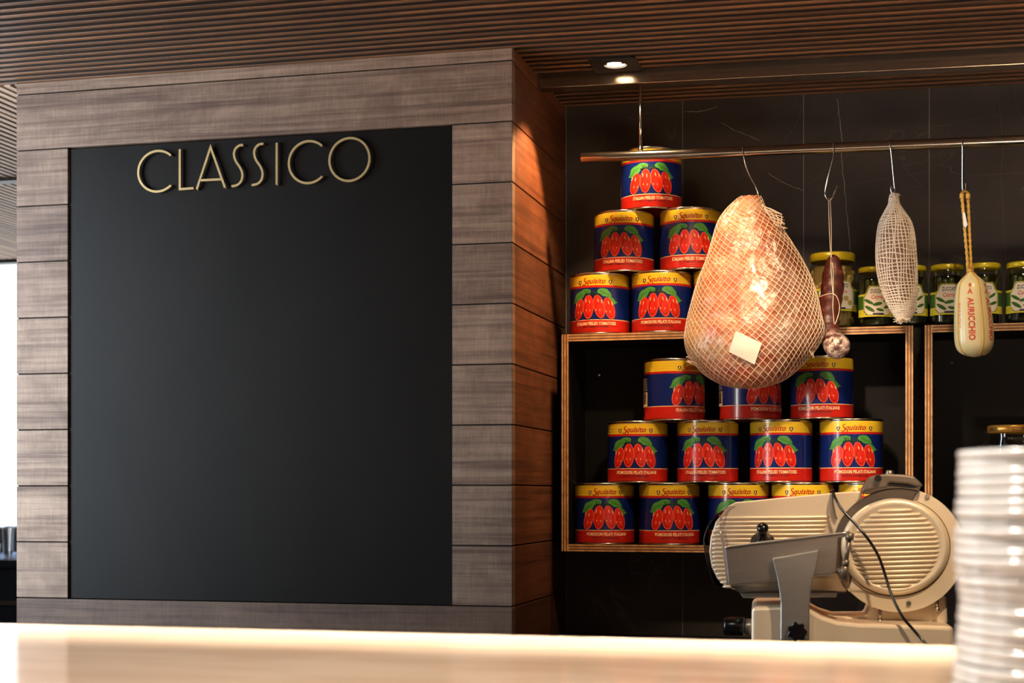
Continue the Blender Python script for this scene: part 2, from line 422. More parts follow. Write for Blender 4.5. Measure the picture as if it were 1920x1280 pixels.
# --- tiled wall
mb = MB(); mb.box(XC-.03, 3.2, YB+.0006, YB+.12, 0, EH+1.1, 1)
xj = [XY(1280, YB) + .3105*k for k in range(-2, 13)]
for a, b in zip(xj, xj[1:]):
    x0, x1 = max(a+.0009, XC), min(b-.0009, 3.2)
    if x1 <= x0: continue
    for z0, z1 in ((0, .60), (.60, 1.22), (1.22, 2.45)):
        mb.box(x0, x1, YB, YB+.006, z0+.0009, z1-.0009, 0)
veins = [([(1570,185),(1575,230),(1579,270),(1578,300),(1583,350),(1590,420),(1594,465),(1596,520)],1.5,2), ([(1506,190),(1500,215),(1485,245),(1470,262)],1.0,3), ([(1440,325),(1475,345),(1506,357)],1.3,2),
  ([(1352,230),(1380,245),(1425,263)],1.4,2), ([(1283,209),(1310,209),(1345,200)],1.8,2), ([(1214,208),(1217,240),(1220,290)],1.0,3), ([(1870,172),(1877,230),(1880,290),(1877,320),(1880,380),(1886,500)],1.0,3),
  ([(1507,357),(1545,322),(1590,290),(1625,236)],.8,3), ([(1560,352),(1640,338),(1742,322)],.7,3), ([(1062,330),(1066,420),(1063,520)],.8,3), ([(1330,300),(1365,282),(1400,330)],.6,3), ([(1780,250),(1760,300),(1742,330)],.6,3), ([(1240,1060),(1300,1110)],.6,3)]
rv = random.Random(1)
for pts, w_, m_ in veins:
    pl_ = catmull([P(a, b, YB-.0004) for a, b in pts], 6)
    pl_ = [p+Vector((rv.uniform(-.0012,.0012), 0, rv.uniform(-.0012,.0012))) for p in pl_]; vs = []
    for i, p in enumerate(pl_):
        t = (pl_[min(i+1, len(pl_)-1)]-pl_[max(i-1, 0)]).normalized(); h = .0006*w_*rv.uniform(.5, 1.3); nn = Vector((-t.z, 0, t.x))*h
        vs += [p+nn, p-nn]
    mb.add(vs, [[2*i, 2*i+1, 2*i+3, 2*i+2] for i in range(len(pl_)-1)], m_)
struct(mb.build('wall_back', [M['slate'], M['grout'], M['vein'], M['veind']]))

# --- slatted ceiling
mb = MB(); mz = .036
def xslat(y, x0, x1):
    w = .0076; xs = [x0] + ([XC] if x0 < XC < x1 else []) + [x1]
    prof = [(-w, mz), (-w, .0014), (-w+.0014, 0), (w-.0014, 0), (w, .0014), (w, mz)]
    n = len(prof); vs = []; fs = []; fd = []
    for x in xs: vs += [(x, y+a, ceil_z(x)+b) for a, b in prof]
    for i in range(len(xs)-1):
        for k in range(n-1):
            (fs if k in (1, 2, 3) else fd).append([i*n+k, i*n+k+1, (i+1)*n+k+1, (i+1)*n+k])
    fs += [list(range(n)), list(range((len(xs)-1)*n, len(xs)*n))]
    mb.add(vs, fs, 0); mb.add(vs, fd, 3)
y = YC - .012
while y > 1.2: xslat(y, -6, 3.2); y -= .037
y = YC + .025
YBM0, YBM1 = 3.69, 3.735
while y < YB-.01:
    if not (YBM0-.012 < y < YBM1+.012): xslat(y, XC+.001, 3.2)
    y += .037
mb.box(-6, 3.2, -3, YC, EH+1.06, EH+1.10, 1); mb.box(XC, 3.2, YC, YB+.1, EH+1.06, EH+1.10, 1)
mb.box(-6, 3.2, -3, 1.15, EH+1.03, EH+1.06, 2)
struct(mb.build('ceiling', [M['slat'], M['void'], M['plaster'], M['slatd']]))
# far ceiling, slats running away from the camera
mb = MB(); x = -6.0
while x < XL-.01:
    mb.box(x, x+.017, YC+.01, 6.0, EH+1.022, EH+1.05, 0); x += .03
mb.box(-6, XL, YC, 6.05, EH+1.05, EH+1.10, 1)
struct(mb.build('ceiling.001', [M['slat_far'], M['void']]))
struct(MB().box(-6, XL-.002, 4.45, 4.50, EH+1.012, EH+1.0215).build('trim_2', M['blackm']))
# steel channel the rail hangs from
za = P(1020, 165, YBM0); zb = P(1900, 121, YBM0)
def beam_z(x): return za.z + (zb.z-za.z)*(x-za.x)/(zb.x-za.x)
xs0, xs1 = XC+.002, 3.2
mb = MB()
mb.prism([(xs0, YBM0, beam_z(xs0)), (xs0, YBM0, EH+1.06), (xs0, YBM1, EH+1.06), (xs0, YBM1, beam_z(xs0))], (0,0,0)) if False else None
v = []
for x_ in (xs0, xs1): v += [(x_, YBM0, beam_z(x_)), (x_, YBM0, EH+1.058), (x_, YBM1, EH+1.058), (x_, YBM1, beam_z(x_))]
mb.add(v, [(0,1,2,3), (7,6,5,4), (0,4,5,1), (1,5,6,2), (2,6,7,3), (3,7,4,0)])
struct(mb.build('trim_1', M['beamst'], bevel=.0015))

# --- shell
struct(MB().box(-6.1, 3.3, -3.1, 6.1, -.1, 0).build('floor', M['floor']))
struct(MB().box(3.2, 3.3, -3.0, YB+.1, 0, EH+1.1).build('wall_right', M['plaster']))
struct(MB().box(-6.0, 3.2, -3.1, -3.0, 0, EH+1.1).build('wall_front', M['plaster']))
struct(MB().box(-6.1, -6.0, -3.0, 6.0, 0, EH+1.1).build('wall_outer', M['plaster']))
# window wall behind the pier
mb = MB(); mb.box(-6, XL, 6.0, 6.1, 0, EH-.62); struct(mb.build('wall_rear', M['plaster']))
mb = MB()
for x_ in (-6.0, -4.9, -2.35): mb.box(x_, x_+.06, 6.02, 6.08, EH-.62, EH+1.05)
for z_ in (EH-.62, EH+1.01): mb.box(-6, XL, 6.02, 6.08, z_, z_+.05)
w = struct(mb.build('window_1', M['frame']))
w2 = MB().box(-5.98, XL-.02, 6.045, 6.052, EH-.57, EH+1.01).build('window_pane', M['pane'], w)
struct(MB().box(XL-.06, XL+.1, YB+.2, 6.1, 0, EH+1.1).build('wall_side', M['plaster']))

# ================================================================== SERVICE COUNTER
ZC = EH - .2
root = empty('service_counter', (-1.5, 1.66, 0), 0, 'long pale beige polished stone counter across the foreground', 'counter')
mb = MB(); mb.box(-5.0, 2.6, 1.2, 2.12, ZC-.04, ZC); mb.build('counter_top', M['stone'], root, root.location, bevel=.004)
mb = MB(); mb.box(-4.95, 2.55, 1.3, 2.02, 0, ZC-.04); mb.build('counter_body', M['body'], root, root.location)

# ================================================================== CHALKBOARD
yb = YC + .0075
root = empty('chalkboard', ((bx0+bx1)/2, yb, bz0), 0, 'large black menu board set into grey-brown plank wall, gold word along its top', 'board')
MB().box(bx0+.0012, bx1, yb, yb+.012, bz0+.001, bz1-.0025).build('board_panel', M['chalk'], root, root.location)
def zc4(p): return (240+p[0]/4, 240+p[1]/4)
SK = -.066
def arc(cx, cy, rx, ry, a0, a1, n=40):
    return [(cx+rx*math.cos(rad(a0+(a1-a0)*i/n)), cy-ry*math.sin(rad(a0+(a1-a0)*i/n))+SK*rx*math.cos(rad(a0+(a1-a0)*i/n))) for i in range(n+1)]
S1 = [(877,134),(846,139),(818,165),(808,205),(822,255),(854,303),(871,350),(864,400),(835,432),(790,443)]
S1 = [tuple(p)[:2] for p in catmull([(x,y,0) for x, y in S1], 5)]
LET = [[arc(237,330,145,152,47,313)], [[(403,165),(403,464),(506,457)]], [[(530,465),(633,150),(741,453)], [(558,398),(713,390)]],
       [S1], [[(x+151, y-9) for x, y in S1]], [[(1128,117),(1128,431)]], [arc(1366,262,147,157,46,314)], [arc(1672,242,150,160,0,360)]]
LW = .0054
for strokes in LET:
    mb = MB()
    for st in strokes:
        pts = [P(*zc4(p), yb) for p in st]; N = len(pts); closed = (pts[0]-pts[-1]).length < .001
        if closed: pts = pts[:-1]; N -= 1
        vs = []
        for i, p in enumerate(pts):
            a = pts[i-1] if (i or closed) else None; b = pts[(i+1) % N] if (i < N-1 or closed) else None
            d1 = (p-a).normalized() if a is not None else None; d2 = (b-p).normalized() if b is not None else None
            if d1 is None: d1 = d2
            if d2 is None: d2 = d1
            t = (d1+d2).normalized(); nrm = Vector((-t.z, 0, t.x)); k = LW/2/max(.35, t.dot(d1))
            for yy in (yb-.011, yb-.005): vs += [Vector((p.x, yy, p.z))+nrm*k, Vector((p.x, yy, p.z))-nrm*k]
        fs = []
        for i in range(N if closed else N-1):
            a, b = 4*i, 4*((i+1) % N)
            fs += [[a, a+1, b+1, b], [a+2, b+2, b+3, a+3], [a, b, b+2, a+2], [a+1, a+3, b+3, b+1]]
        if not closed: fs += [[0, 2, 3, 1], [4*N-4, 4*N-3, 4*N-1, 4*N-2]]
        mb.add(vs, fs)
        for k in (0, N//2, N-1) if N > 4 else (0, N-1):      # short pins to the board
            p = pts[k]; mb.box(p.x-.0012, p.x+.0012, yb-.006, yb+.001, p.z-.0012, p.z+.0012)
    lo = mb.build('letter', M['brass'], root, root.location)

# ================================================================== SHELF BOXES
YF = 3.80
def shelf_box(x0, x1, z0, z1, label, screws):
    T = .0175
    r = empty('shelf_box', ((x0+x1)/2, YF, z0), 0, label, 'shelf', 'plywood shelf boxes')
    def panel(name, a):
        mb = MB(); x_0, x_1, z_0, z_1 = a
        mb.box(x_0, x_1, YF+.0012, YB-.002, z_0, z_1, 1)
        k = 5; horiz = (x_1-x_0) > (z_1-z_0)
        for i in range(k):                                   # the plies of the front edge
            lo, hi = i/k, (i+1)/k
            if horiz: mb.box(x_0, x_1, YF, YF+.0012, z_0+(z_1-z_0)*lo, z_0+(z_1-z_0)*hi, 0 if i % 2 == 0 else 2)
            else: mb.box(x_0+(x_1-x_0)*lo, x_0+(x_1-x_0)*hi, YF, YF+.0012, z_0, z_1, 0 if i % 2 == 0 else 2)
        return mb.build(name, [M['ply'], M['black'], M['plyd']], r, r.location)
    panel('top_panel', (x0+T, x1-T, z1-T, z1)); panel('bottom_panel', (x0+T, x1-T, z0, z0+T))
    panel('side_panel', (x0, x0+T, z0, z1)); panel('side_panel', (x1-T, x1, z0, z1))
    MB().box(x0+T, x1-T, YB-.012, YB-.003, z0+T, z1-T).build('back_panel', M['black'], r, r.location)
    for px, py in screws:
        p = P(px, py, YB-.0125); mb = MB()
        mb.add([p+Vector((.003*math.cos(k*PI/5), 0, .003*math.sin(k*PI/5))) for k in range(10)]+[p+Vector((0,-.0012,0))], [[k, (k+1) % 10, 10] for k in range(10)])
        mb.build('screw', M['screw'], r, r.location)
    return r
ST_ = P(1055, 627, YF).z; SB_ = P(1055, 1033, YF).z
xb0, xb1 = XY(1053, YF), XY(1712, YF); xb2 = XY(1734, YF); xb3 = xb2 + (xb1-xb0)
shelf_box(xb0, xb1, SB_, ST_, 'open plywood shelf box holding three rows of tomato cans, beside the plank wall', [(1123, 703)])
shelf_box(xb2, xb3, SB_, ST_, 'open plywood shelf box behind the white plate stack, holding a dark preserve jar', [(1785, 680)])
ZI = SB_ + .0175       # inner floor

# worktop under the slicer (below the shelves)
ZW = EH - .37
root = empty('work_counter', (1.1, 3.4, 0), 0, 'dark low work counter under the meat slicer, behind the stone counter', 'counter')
MB().box(XC+.003, 3.0, 2.95, YB-.005, ZW-.03, ZW).build('worktop', M['black'], root, root.location, bevel=.003)
MB().box(XC+.003, 2.98, 3.0, YB-.01, 0, ZW-.03).build('cupboard_front', M['body'], root, root.location)

# ================================================================== TOMATO CANS
CR, CH = .0762, .154
def can_fn(x, y, r=CR): # x in units of visible radius (-1..1 as seen), y metres
    th = math.asin(max(-.999, min(.999, x))) if abs(x) < 1.0 else x*PI/2
    return Vector((r*math.sin(th), -r*math.cos(th), y))
def make_can(variant):
    keys = ['tin','yel','red','blue','cream','dred','ink','tom','tomh','tomd','leaf','leafd','glint']
    I = {k: i for i, k in enumerate(keys)}
    def cy(py): return CH*(1-(py-95)/805.)
    def cxx(px): return (px-420)/402.
    mb = MB()
    prof = [(CR-.004, 0), (CR-.0005, .0002), (CR+.0010, .0016), (CR+.0008, .003), (CR-.0002, .0036)]; mats = [0,0,0,0]
    zb_ = [(.98, None), (.775, 2), (.765, 4), (.245, 3), (.21, 2), (.04, 1)]
    zprev = CH*.023
    for frac, mk in zb_:
        z = CH*(1-frac)
        if mk is None: prof.append((CR, zprev)); mats.append(0); continue
        k = 1 if mk in (4, 2) and frac != .775 else 3
        z0 = prof[-1][1]
        if mk in (1, 2) and frac in (.775, .04):             # shallow beads in the yellow and red bands
            nb = 12
            for j in range(1, nb+1):
                t = j/nb; prof.append((CR + .00018*math.sin(t*PI*8), z0+(z-z0)*t)); mats.append(mk)
        else:
            for j in range(1, k+1): prof.append((CR, z0+(z-z0)*j/k)); mats.append(mk)
    zt = CH
    prof += [(CR-.0004, zt-.0052), (CR+.0009, zt-.0040), (CR+.0012, zt-.001), (CR+.0003, zt), (CR-.0018, zt-.0003), (CR-.0028, zt-.005)]
    mats += [0]*6
    mb.lathe(prof, 64, mats=mats)
    L = [0]
    def put(vf, m, lay=None):
        L[0] += 1; r = CR + .00035 + .00003*L[0]
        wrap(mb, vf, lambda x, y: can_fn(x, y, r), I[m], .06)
    def pp(pts): return poly2d([(cxx(a), cy(b)) for a, b in pts])
    # lettering on the yellow band
    vs, fs = text_fit('quisito', 258/402, .0172, shear=.35, bold=.02); put(sh((vs, fs), cxx(442), cy(221)), 'dred')
    S = [(318,178),(305,168),(288,180),(290,200),(306,218),(310,238),(292,254),(268,250),(262,238)]
    S = [tuple(p)[:2] for p in catmull([(a, b, 0) for a, b in S], 4)]
    def pst(pts, w):
        vs, fs = stroke2d(pts, w); return [(cxx(a), cy(b)) for a, b in vs], fs
    put(pst(S, [5+9*math.sin(PI*i/(len(S)-1)) for i in range(len(S))]), 'dred')
    for sx in (228, 630):
        put(pp([(sx-20,198),(sx+20,198),(sx+18,228),(sx,256),(sx-18,228)]), 'ink')
        put(pp([(sx-8,206),(sx+9,206),(sx+2,240),(sx-6,232)]), 'cream')
    # leaves, stems, tomatoes
    put(pp([(122,478),(140,445),(158,380),(190,350),(228,335),(262,340),(290,356),(284,400),(262,430),(232,452),(196,462),(165,486)]), 'leaf')
    put(pp([(240,330),(275,312),(310,308),(350,314),(385,335),(380,362),(335,372),(290,392),(268,362)]), 'leaf')
    put(pp([(455,345),(490,312),(535,304),(590,316),(622,352),(648,398),(610,418),(560,412),(515,398),(480,376)]), 'leaf')
    put(pp([(590,392),(640,412),(668,440),(688,470),(714,486),(690,498),(676,520),(645,482),(610,430)]), 'leaf')
    put(pst([(150,470),(200,410),(262,365)], 5), 'leafd')
    put(pst([(500,335),(560,370),(620,395)], 5), 'leafd')
    T = [(213,572,60,140,(-.24)), (615,566,62,146,.24), (345,544,72,158,-.03), (487,544,70,158,.22)]
    for (cx_, cy_, hw, hl, tl) in T:
        e = lambda a, b, dx=0, dy=0: poly2d([(cxx(x_), cy(y_)) for x_, y_ in ell(cx_+dx, cy_+dy, a, b, -tl)])
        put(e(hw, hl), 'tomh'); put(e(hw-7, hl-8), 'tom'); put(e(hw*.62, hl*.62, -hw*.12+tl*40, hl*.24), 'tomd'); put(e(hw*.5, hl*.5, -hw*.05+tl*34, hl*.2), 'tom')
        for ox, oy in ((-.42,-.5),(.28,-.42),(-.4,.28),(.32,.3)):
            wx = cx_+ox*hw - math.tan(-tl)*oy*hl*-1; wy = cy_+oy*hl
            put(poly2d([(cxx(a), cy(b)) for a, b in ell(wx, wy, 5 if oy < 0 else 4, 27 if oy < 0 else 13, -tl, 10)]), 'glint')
    for x0_, x1_ in ((300,330),(345,352),(375,380),(415,405),(450,430),(470,462),(330,300),(400,440)):
        put(pst([(x0_, 398), ((x0_+x1_)/2, 370), (x1_, 335)], 8), 'leafd')
    put(pst([(280,385),(340,372),(400,378),(470,370),(520,392)], 9), 'leafd')
    # red band lettering
    a, b = (('ITALIAN PEELED TOMATOES', 'IN TOMATO JUICE'), ('POMODORI PELATI ITALIANI', 'IN SUCCO DI POMODORO'))[variant]
    vs, fs = text_fit(a, 500/402, .0082, bold=.022); put(sh((vs, fs), cxx(440), cy(765)), 'cream')
    vs, fs = text_fit(b, 330/402, .0044, bold=.02); put(sh((vs, fs), cxx(437), cy(812)), 'ink')
    put(poly2d([(cxx(235), cy(842)), (cxx(640), cy(842)), (cxx(640), cy(846)), (cxx(235), cy(846))]), 'dred')
    # barcode panel round the side
    def put_th(t0, t1, z0, z1, m):
        L[0] += 1; r = CR+.0004+.00002*L[0]
        n = max(1, int((t1-t0)/.08)+1); vs = []
        for i in range(n+1):
            t = rad(0)+t0+(t1-t0)*i/n; vs += [(r*math.sin(t), -r*math.cos(t), z0), (r*math.sin(t), -r*math.cos(t), z1)]
        mb.add(vs, [[2*i, 2*i+2, 2*i+3, 2*i+1] for i in range(n)], I[m])
    t0 = rad(-135); t1 = rad(-98)
    put_th(t0, t1, CH*.235, CH*.47, 'cream')
    t = t0+.05
    k = 0
    while t < t1-.05:
        w_ = (.012, .02, .008)[k % 3]; put_th(t, t+w_, CH*.275, CH*.455, 'ink'); t += w_+(.014, .01, .018)[k % 3]; k += 1
    for j in range(7): put_th(t0, t1, CH*(.50+.03*j), CH*(.51+.03*j), 'cream')
    root = empty('tomato_can', (0,0,0))
    mb.build('can_body', [M[k] for k in keys], root, normals=False)
    mb = MB(); mb.lathe([(0, CH-.0045), (CR-.02, CH-.0045), (CR-.018, CH-.0038), (CR-.012, CH-.0038), (CR-.010, CH-.0048), (CR-.0027, CH-.0048)], 48)
    mb.build('can_lid', M['tin'], root)
    return root
protos = [make_can(0), make_can(1)]; used = [False, False]
YCAN = YF + CR + .002
FACE = {}
def place_can(px, z, variant, rot, label, group):
    x = P(px, YH, YCAN).x
    x = max(x, xb0+.0175+CR+.0014) if z < ST_-.01 else x
    o = protos[variant] if not used[variant] else copy_tree(protos[variant]); used[variant] = True
    o.location = (x, YCAN, z); phi = math.atan2(-x, YCAN) + rad(rot); o.rotation_euler = (0, 0, phi)
    tag(o, label, 'can', group)
C_ = 'red, blue and yellow tomato can '
cans = [
 (1221, ST_+2*CH, 0, 0, 'tomato can alone at the peak of the upper pyramid, under the steel rail', 'u'),
 (1170, ST_+CH, 0, -6, 'tomato can in middle tier of the upper pyramid, on the plank wall side', 'u'),
 (1294.5, ST_+CH, 0, 0, 'tomato can in middle tier of the upper pyramid, next to the ham', 'u'),
 (1124.5, ST_, 0, -11, 'tomato can at the foot of the upper pyramid, nearest the plank wall', 'u'),
 (1241, ST_, 1, -6, 'tomato can at the centre of the upper pyramid foot row', 'u'),
 (1358, ST_, 1, -4, 'tomato can in the upper pyramid foot row, almost hidden behind the ham', 'u'),
 (1264.5, ZI+2*CH, 0, 38, 'tomato can with barcode showing, turned aside, top row in the shelf box', 'l'),
 (1407, ZI+2*CH, 1, 36, 'tomato can below the ham, top row in the shelf box, picture turned aside', 'l'),
 (1541, ZI+2*CH, 1, -10, 'tomato can right under the dark salami tip, top row in the shelf box', 'l'),
 (1195.5, ZI+CH, 1, -6, 'tomato can in the shelf box middle row, first from the plank wall', 'l'),
 (1327, ZI+CH, 0, -8, 'tomato can in the shelf box middle row, second from the plank wall', 'l'),
 (1464.5, ZI+CH, 0, -13, 'tomato can in the shelf box middle row, third from the plank wall', 'l'),
 (1596, ZI+CH, 1, 5, 'tomato can in the shelf box middle row, just above the slicer blade', 'l'),
 (1128.5, ZI, 1, 0, 'tomato can in the shelf box bottom row corner, nearest the plank wall', 'l'),
 (1255, ZI, 1, 8, 'tomato can in the shelf box bottom row, second from the plank wall', 'l'),
 (1385.5, ZI, 0, 0, 'tomato can in the bottom row, half hidden behind the slicer tray end', 'l'),
 (1504, ZI, 0, 0, 'tomato can in the bottom row, only its yellow band above the slicer', 'l'),
 (1631, ZI, 0, 0, 'tomato can at the bottom row end, mostly behind the slicer blade housing', 'l'),
]
for px, z, v_, r_, lb, gk in cans:
    place_can(px, z, v_, r_, lb, 'tomato cans stacked on top of the shelf box' if gk == 'u' else 'tomato cans inside the shelf box')

# ================================================================== JARS
def jar_fn(R): 
    return lambda x, y: Vector((R*math.sin(x/R), -R*math.cos(x/R), y))
def capsule(mb, p0, p1, r, m=0, n=8):
    p0, p1 = Vector(p0), Vector(p1); d = (p1-p0).normalized(); pts = []; rs = []
    for k in range(5): a = PI/2*(1-k/4); pts.append(p0-d*r*math.sin(a)); rs.append(max(.0005, r*math.cos(a)))
    for k in range(5): a = PI/2*k/4; pts.append(p1+d*r*math.sin(a)); rs.append(max(.0005, r*math.cos(a)))
    mb.tube(pts, rs, n, m)
def ball(mb, c, r, m=0, sq=1.0):
    prof = [(r*math.sin(PI*k/8), -r*sq*math.cos(PI*k/8)) for k in range(9)]
    mb.lathe([(max(a, .0003), b) for a, b in prof], 12, c, m)
def make_jar(R, H, kind):
    root = empty('pickle_jar' if kind == 'g' else 'onion_jar', (0,0,0))
    lidh = .011 if kind == 'g' else .018; zb_ = H-lidh
    mb = MB()
    mb.lathe([(.001, .001), (R-.006, .001), (R-.001, .005), (R, .012), (R, zb_-.03), (R-.002, zb_-.018), (R-.006, zb_-.007), (R-.007, zb_)], 40)
    mb.build('glass_body', M['glass'], root)
    rl = R-.003
    mb = MB(); mb.lathe([(rl-.003, zb_-.002), (rl, zb_-.001), (rl, zb_+lidh-.003), (rl-.002, zb_+lidh), (rl-.006, zb_+lidh-.0006), (.001, zb_+lidh-.001)], 40)
    mb.build('jar_lid', M['lidy'], root)
    mb = MB(); Ri = R-.005
    mb.lathe([(.001, .003), (Ri-.006, .004), (Ri-.004, .01), (Ri-.004, zb_-.016), (.001, zb_-.016)], 24, m=0)
    rg = random.Random(3 if kind == 'g' else 5)
    if kind == 'g':
        for k in range(26):
            a = rg.uniform(0, 2*PI); z = rg.uniform(.02, zb_-.045); q = Ri-.0085; tl = rg.uniform(-.25, .25)
            l = rg.uniform(.015, .03)
            capsule(mb, (q*math.sin(a-tl), -q*math.cos(a-tl), z), (q*math.sin(a+tl), -q*math.cos(a+tl), min(z+l, zb_-.025)), rg.uniform(.006, .009), 1)
    else:
        for k in range(90):
            a = rg.uniform(0, 2*PI); z = rg.uniform(.016, zb_-.022); ball(mb, ((Ri-.010)*math.sin(a), -(Ri-.010)*math.cos(a), z), rg.uniform(.009, .012), 1, .9)
    mb.build('contents', [M['brine'] if kind == 'g' else M['brinep'], M['pick'] if kind == 'g' else M['onion']], root)
    # label
    mb = MB(); fn = [0]
    def put(vf, m, k=[0]):
        k[0] += 1; RR = R+.0004+.00004*(k[0] % 60); wrap(mb, vf, jar_fn(RR), m, .006)
    z0 = .026 if kind == 'g' else .042; h = .078 if kind == 'g' else .068
    W = R*1.35
    put(poly2d([(-W,z0),(W,z0),(W,z0+.018),(-W,z0+.018)]), 1)
    put(poly2d([(-W,z0+.018),(W,z0+.018),(W,z0+.05),(-W,z0+.05)]), 0)
    put(poly2d([(-W,z0+.05),(W,z0+.05),(W,z0+.055),(-W,z0+.055)]), 1)
    def panel(e, m):
        a = R*.80+e; c = .009; b0 = z0+.006-e; b1 = z0+.054+e; t1 = z0+.070+e; tw = R*.52+e
        put(poly2d([(-a+c,b0),(a-c,b0),(a,b0+c),(a,b1-c),(a-c*.6,b1),(tw+.004,b1+.002),(tw,t1-.004),(tw-.004,t1),(-tw+.004,t1),(-tw,t1-.004),(-tw-.004,b1+.002),(-a+c*.6,b1),(-a,b1-c),(-a,b0+c)]), m)
    panel(.0036, 1); panel(.0024, 5); panel(.0012, 2)
    vs, fs = text_fit('ZUCCATO', R*.92, .0095, bold=.02); put(sh((vs, fs), 0, z0+.061), 3)
    if kind == 'g':
        vs, fs = text_fit('Cetrioli', R*.8, .010, shear=.25, bold=.015); put(sh((vs, fs), 0, z0+.047), 4)
        for cx_, cz_, a_, b_, t_ in ((-.55,.036,.013,.004,-.5),(.5,.042,.011,.0035,.6),(-.05,.030,.012,.0042,.2),(.55,.024,.011,.0036,.35),(-.5,.019,.014,.0044,-.55),(.1,.016,.010,.0036,-.2)):
            put(poly2d(ell(R*cx_, z0+cz_, a_, b_, t_, 12)), 0)
    else:
        vs, fs = text_fit('Cipolline', R*.8, .009, shear=.25, bold=.015); put(sh((vs, fs), 0, z0+.046), 4)
        for cx_, cz_ in ((-.5,.03),(-.1,.024),(.35,.03),(.0,.038),(.55,.02),(-.4,.017)): put(poly2d(ell(R*cx_, z0+cz_, .0075, .0065, 0, 12)), 6)
    put(poly2d([(-R*.32, z0+.004),(R*.32, z0+.004),(R*.32, z0+.0085),(-R*.32, z0+.0085)]), 3)
    mb.build('label', [M['lgreen'], M['lyel'], M['lwhite'], M['navy'], M['redink'], M['leafd'], M['onion']], root, normals=False)
    return root
ZT = ST_
jp = make_jar(.0420, .148, 'g'); first = True
for px, rot, lb in ((1640, 12, 'gherkin jar with yellow lid, next to the tall onion jar, behind the netted salami'),
                    (1706, 5, 'gherkin jar with yellow lid, hidden mostly by the netted salami lower end'),
                    (1775.5, 10, 'gherkin jar with yellow lid, standing between netted salami and hanging cheese'),
                    (1845, -2, 'gherkin jar with yellow lid, directly behind the hanging cheese rope'),
                    (1919, 6, 'gherkin jar with yellow lid, cut by the picture edge, past the cheese')):
    o = jp if first else copy_tree(jp); first = False
    Y = YF+.06; x = P(px, YH, Y).x; o.location = (x, Y, ZT); o.rotation_euler = (0, 0, math.atan2(-x, Y)+rad(rot))
    tag(o, lb, 'jar', 'gherkin jars on top of the shelf boxes')
o = make_jar(.0575, .186, 'o'); Y = YF+.068; x = P(1561, YH, Y).x
o.location = (x, Y, ZT); o.rotation_euler = (0, 0, math.atan2(-x, Y)+rad(14)); tag(o, 'tall wide jar of pale onions with yellow lid, behind the dark salami', 'jar')

# dark preserve jar in the second box
R, H = .062, .29
root = empty('preserve_jar', (P(1902, YH, YF+.08).x, YF+.08, ZI), 0, 'big dark preserve jar with gold lid and glass handle, behind the plate stack', 'jar')
root.rotation_euler = (0, 0, math.atan2(-root.location.x, root.location.y))
mb = MB(); mb.lathe([(.001, .001), (R-.004, .001), (R, .008), (R+.004, .1), (R+.004, .18), (R, .235), (R-.006, .258), (R-.006, H-.02)], 40); mb.build('glass_body', M['glass'], root)
mb = MB(); mb.lathe([(.001, .004), (R-.006, .004), (R-.003, .012), (R, .1), (R, .18), (R-.004, .232), (.001, .245)], 32); mb.build('contents', M['preserve'], root)
mb = MB(); rl = R+.001; mb.lathe([(rl-.003, H-.019), (rl, H-.017), (rl, H-.003), (rl-.003, H), (rl-.006, H-.001), (.001, H-.001)], 40)
vs, fs = text_fit('DAKEA', .026, .0095, bold=.01); wrap(mb, sh((vs, fs), -.055, H-.0095), jar_fn(rl+.0004), 1, .006)
vs, fs = text_fit('Gourmet', .04, .011, shear=.3); wrap(mb, sh((vs, fs), .016, H-.0095), jar_fn(rl+.0004), 1, .006)
mb.build('jar_lid', [M['gold'], M['ink']], root)
mb = MB(); hp = [(-R-.001, 0, .245), (-R-.014, 0, .248), (-R-.023, 0, .235), (-R-.025, 0, .2), (-R-.018, 0, .17), (-R-.002, 0, .16)]
mb.tube(catmull(hp, 6), .004, 10); mb.build('jar_handle', M['glass'], root)
mb = MB()
for e, m in ((0, 1), (-.0016, 0)): wrap(mb, poly2d([(-.046-e, .06-e), (.046+e, .06-e), (.046+e, .215+e), (-.046-e, .215+e)]), jar_fn(R+.0048+(.0003 if m == 0 else 0)), m, .006)
vs, fs = text_fit('PEPERONATA', .032, .0042, bold=.02); wrap(mb, sh((vs, fs), 0, .208), jar_fn(R+.0055), 1, .006)
mb.build('label', [M['labk'], M['paper']], root, normals=False)

# ================================================================== RAIL AND HOOKS
YR = 3.715
ra, rb = P(1090, 296, YR), P(1920, 263, YR)
def rail_pt(px):
    x = P(px, YH, YR).x; t = (x-ra.x)/(rb.x-ra.x); return ra + (rb-ra)*t
rend = ra + (rb-ra)*2.0
RR_ = .0122
root = empty('hanging_rail', ra, 0, 'horizontal polished steel rail hung below the slatted ceiling', 'rail')
mb = MB(); mb.tube([ra, ra+(rb-ra)*.5, rb, rend], RR_, 24); mb.build('rail_tube', M['chrome'], root, root.location, bevel=.001)
for px, ptop in ((1201, 165), (2350, 80)):
    q = rail_pt(px); mb = MB(); mb.tube([q+Vector((0,0,RR_-.002)), Vector((q.x, YR, beam_z(q.x)-.001))], .0042, 12)
    mb.tube([q+Vector((0,0,RR_-.002)), q+Vector((0,0,RR_+.006))], .0065, 12)
    mb.build('rail_support', M['chrome'], root, root.location)
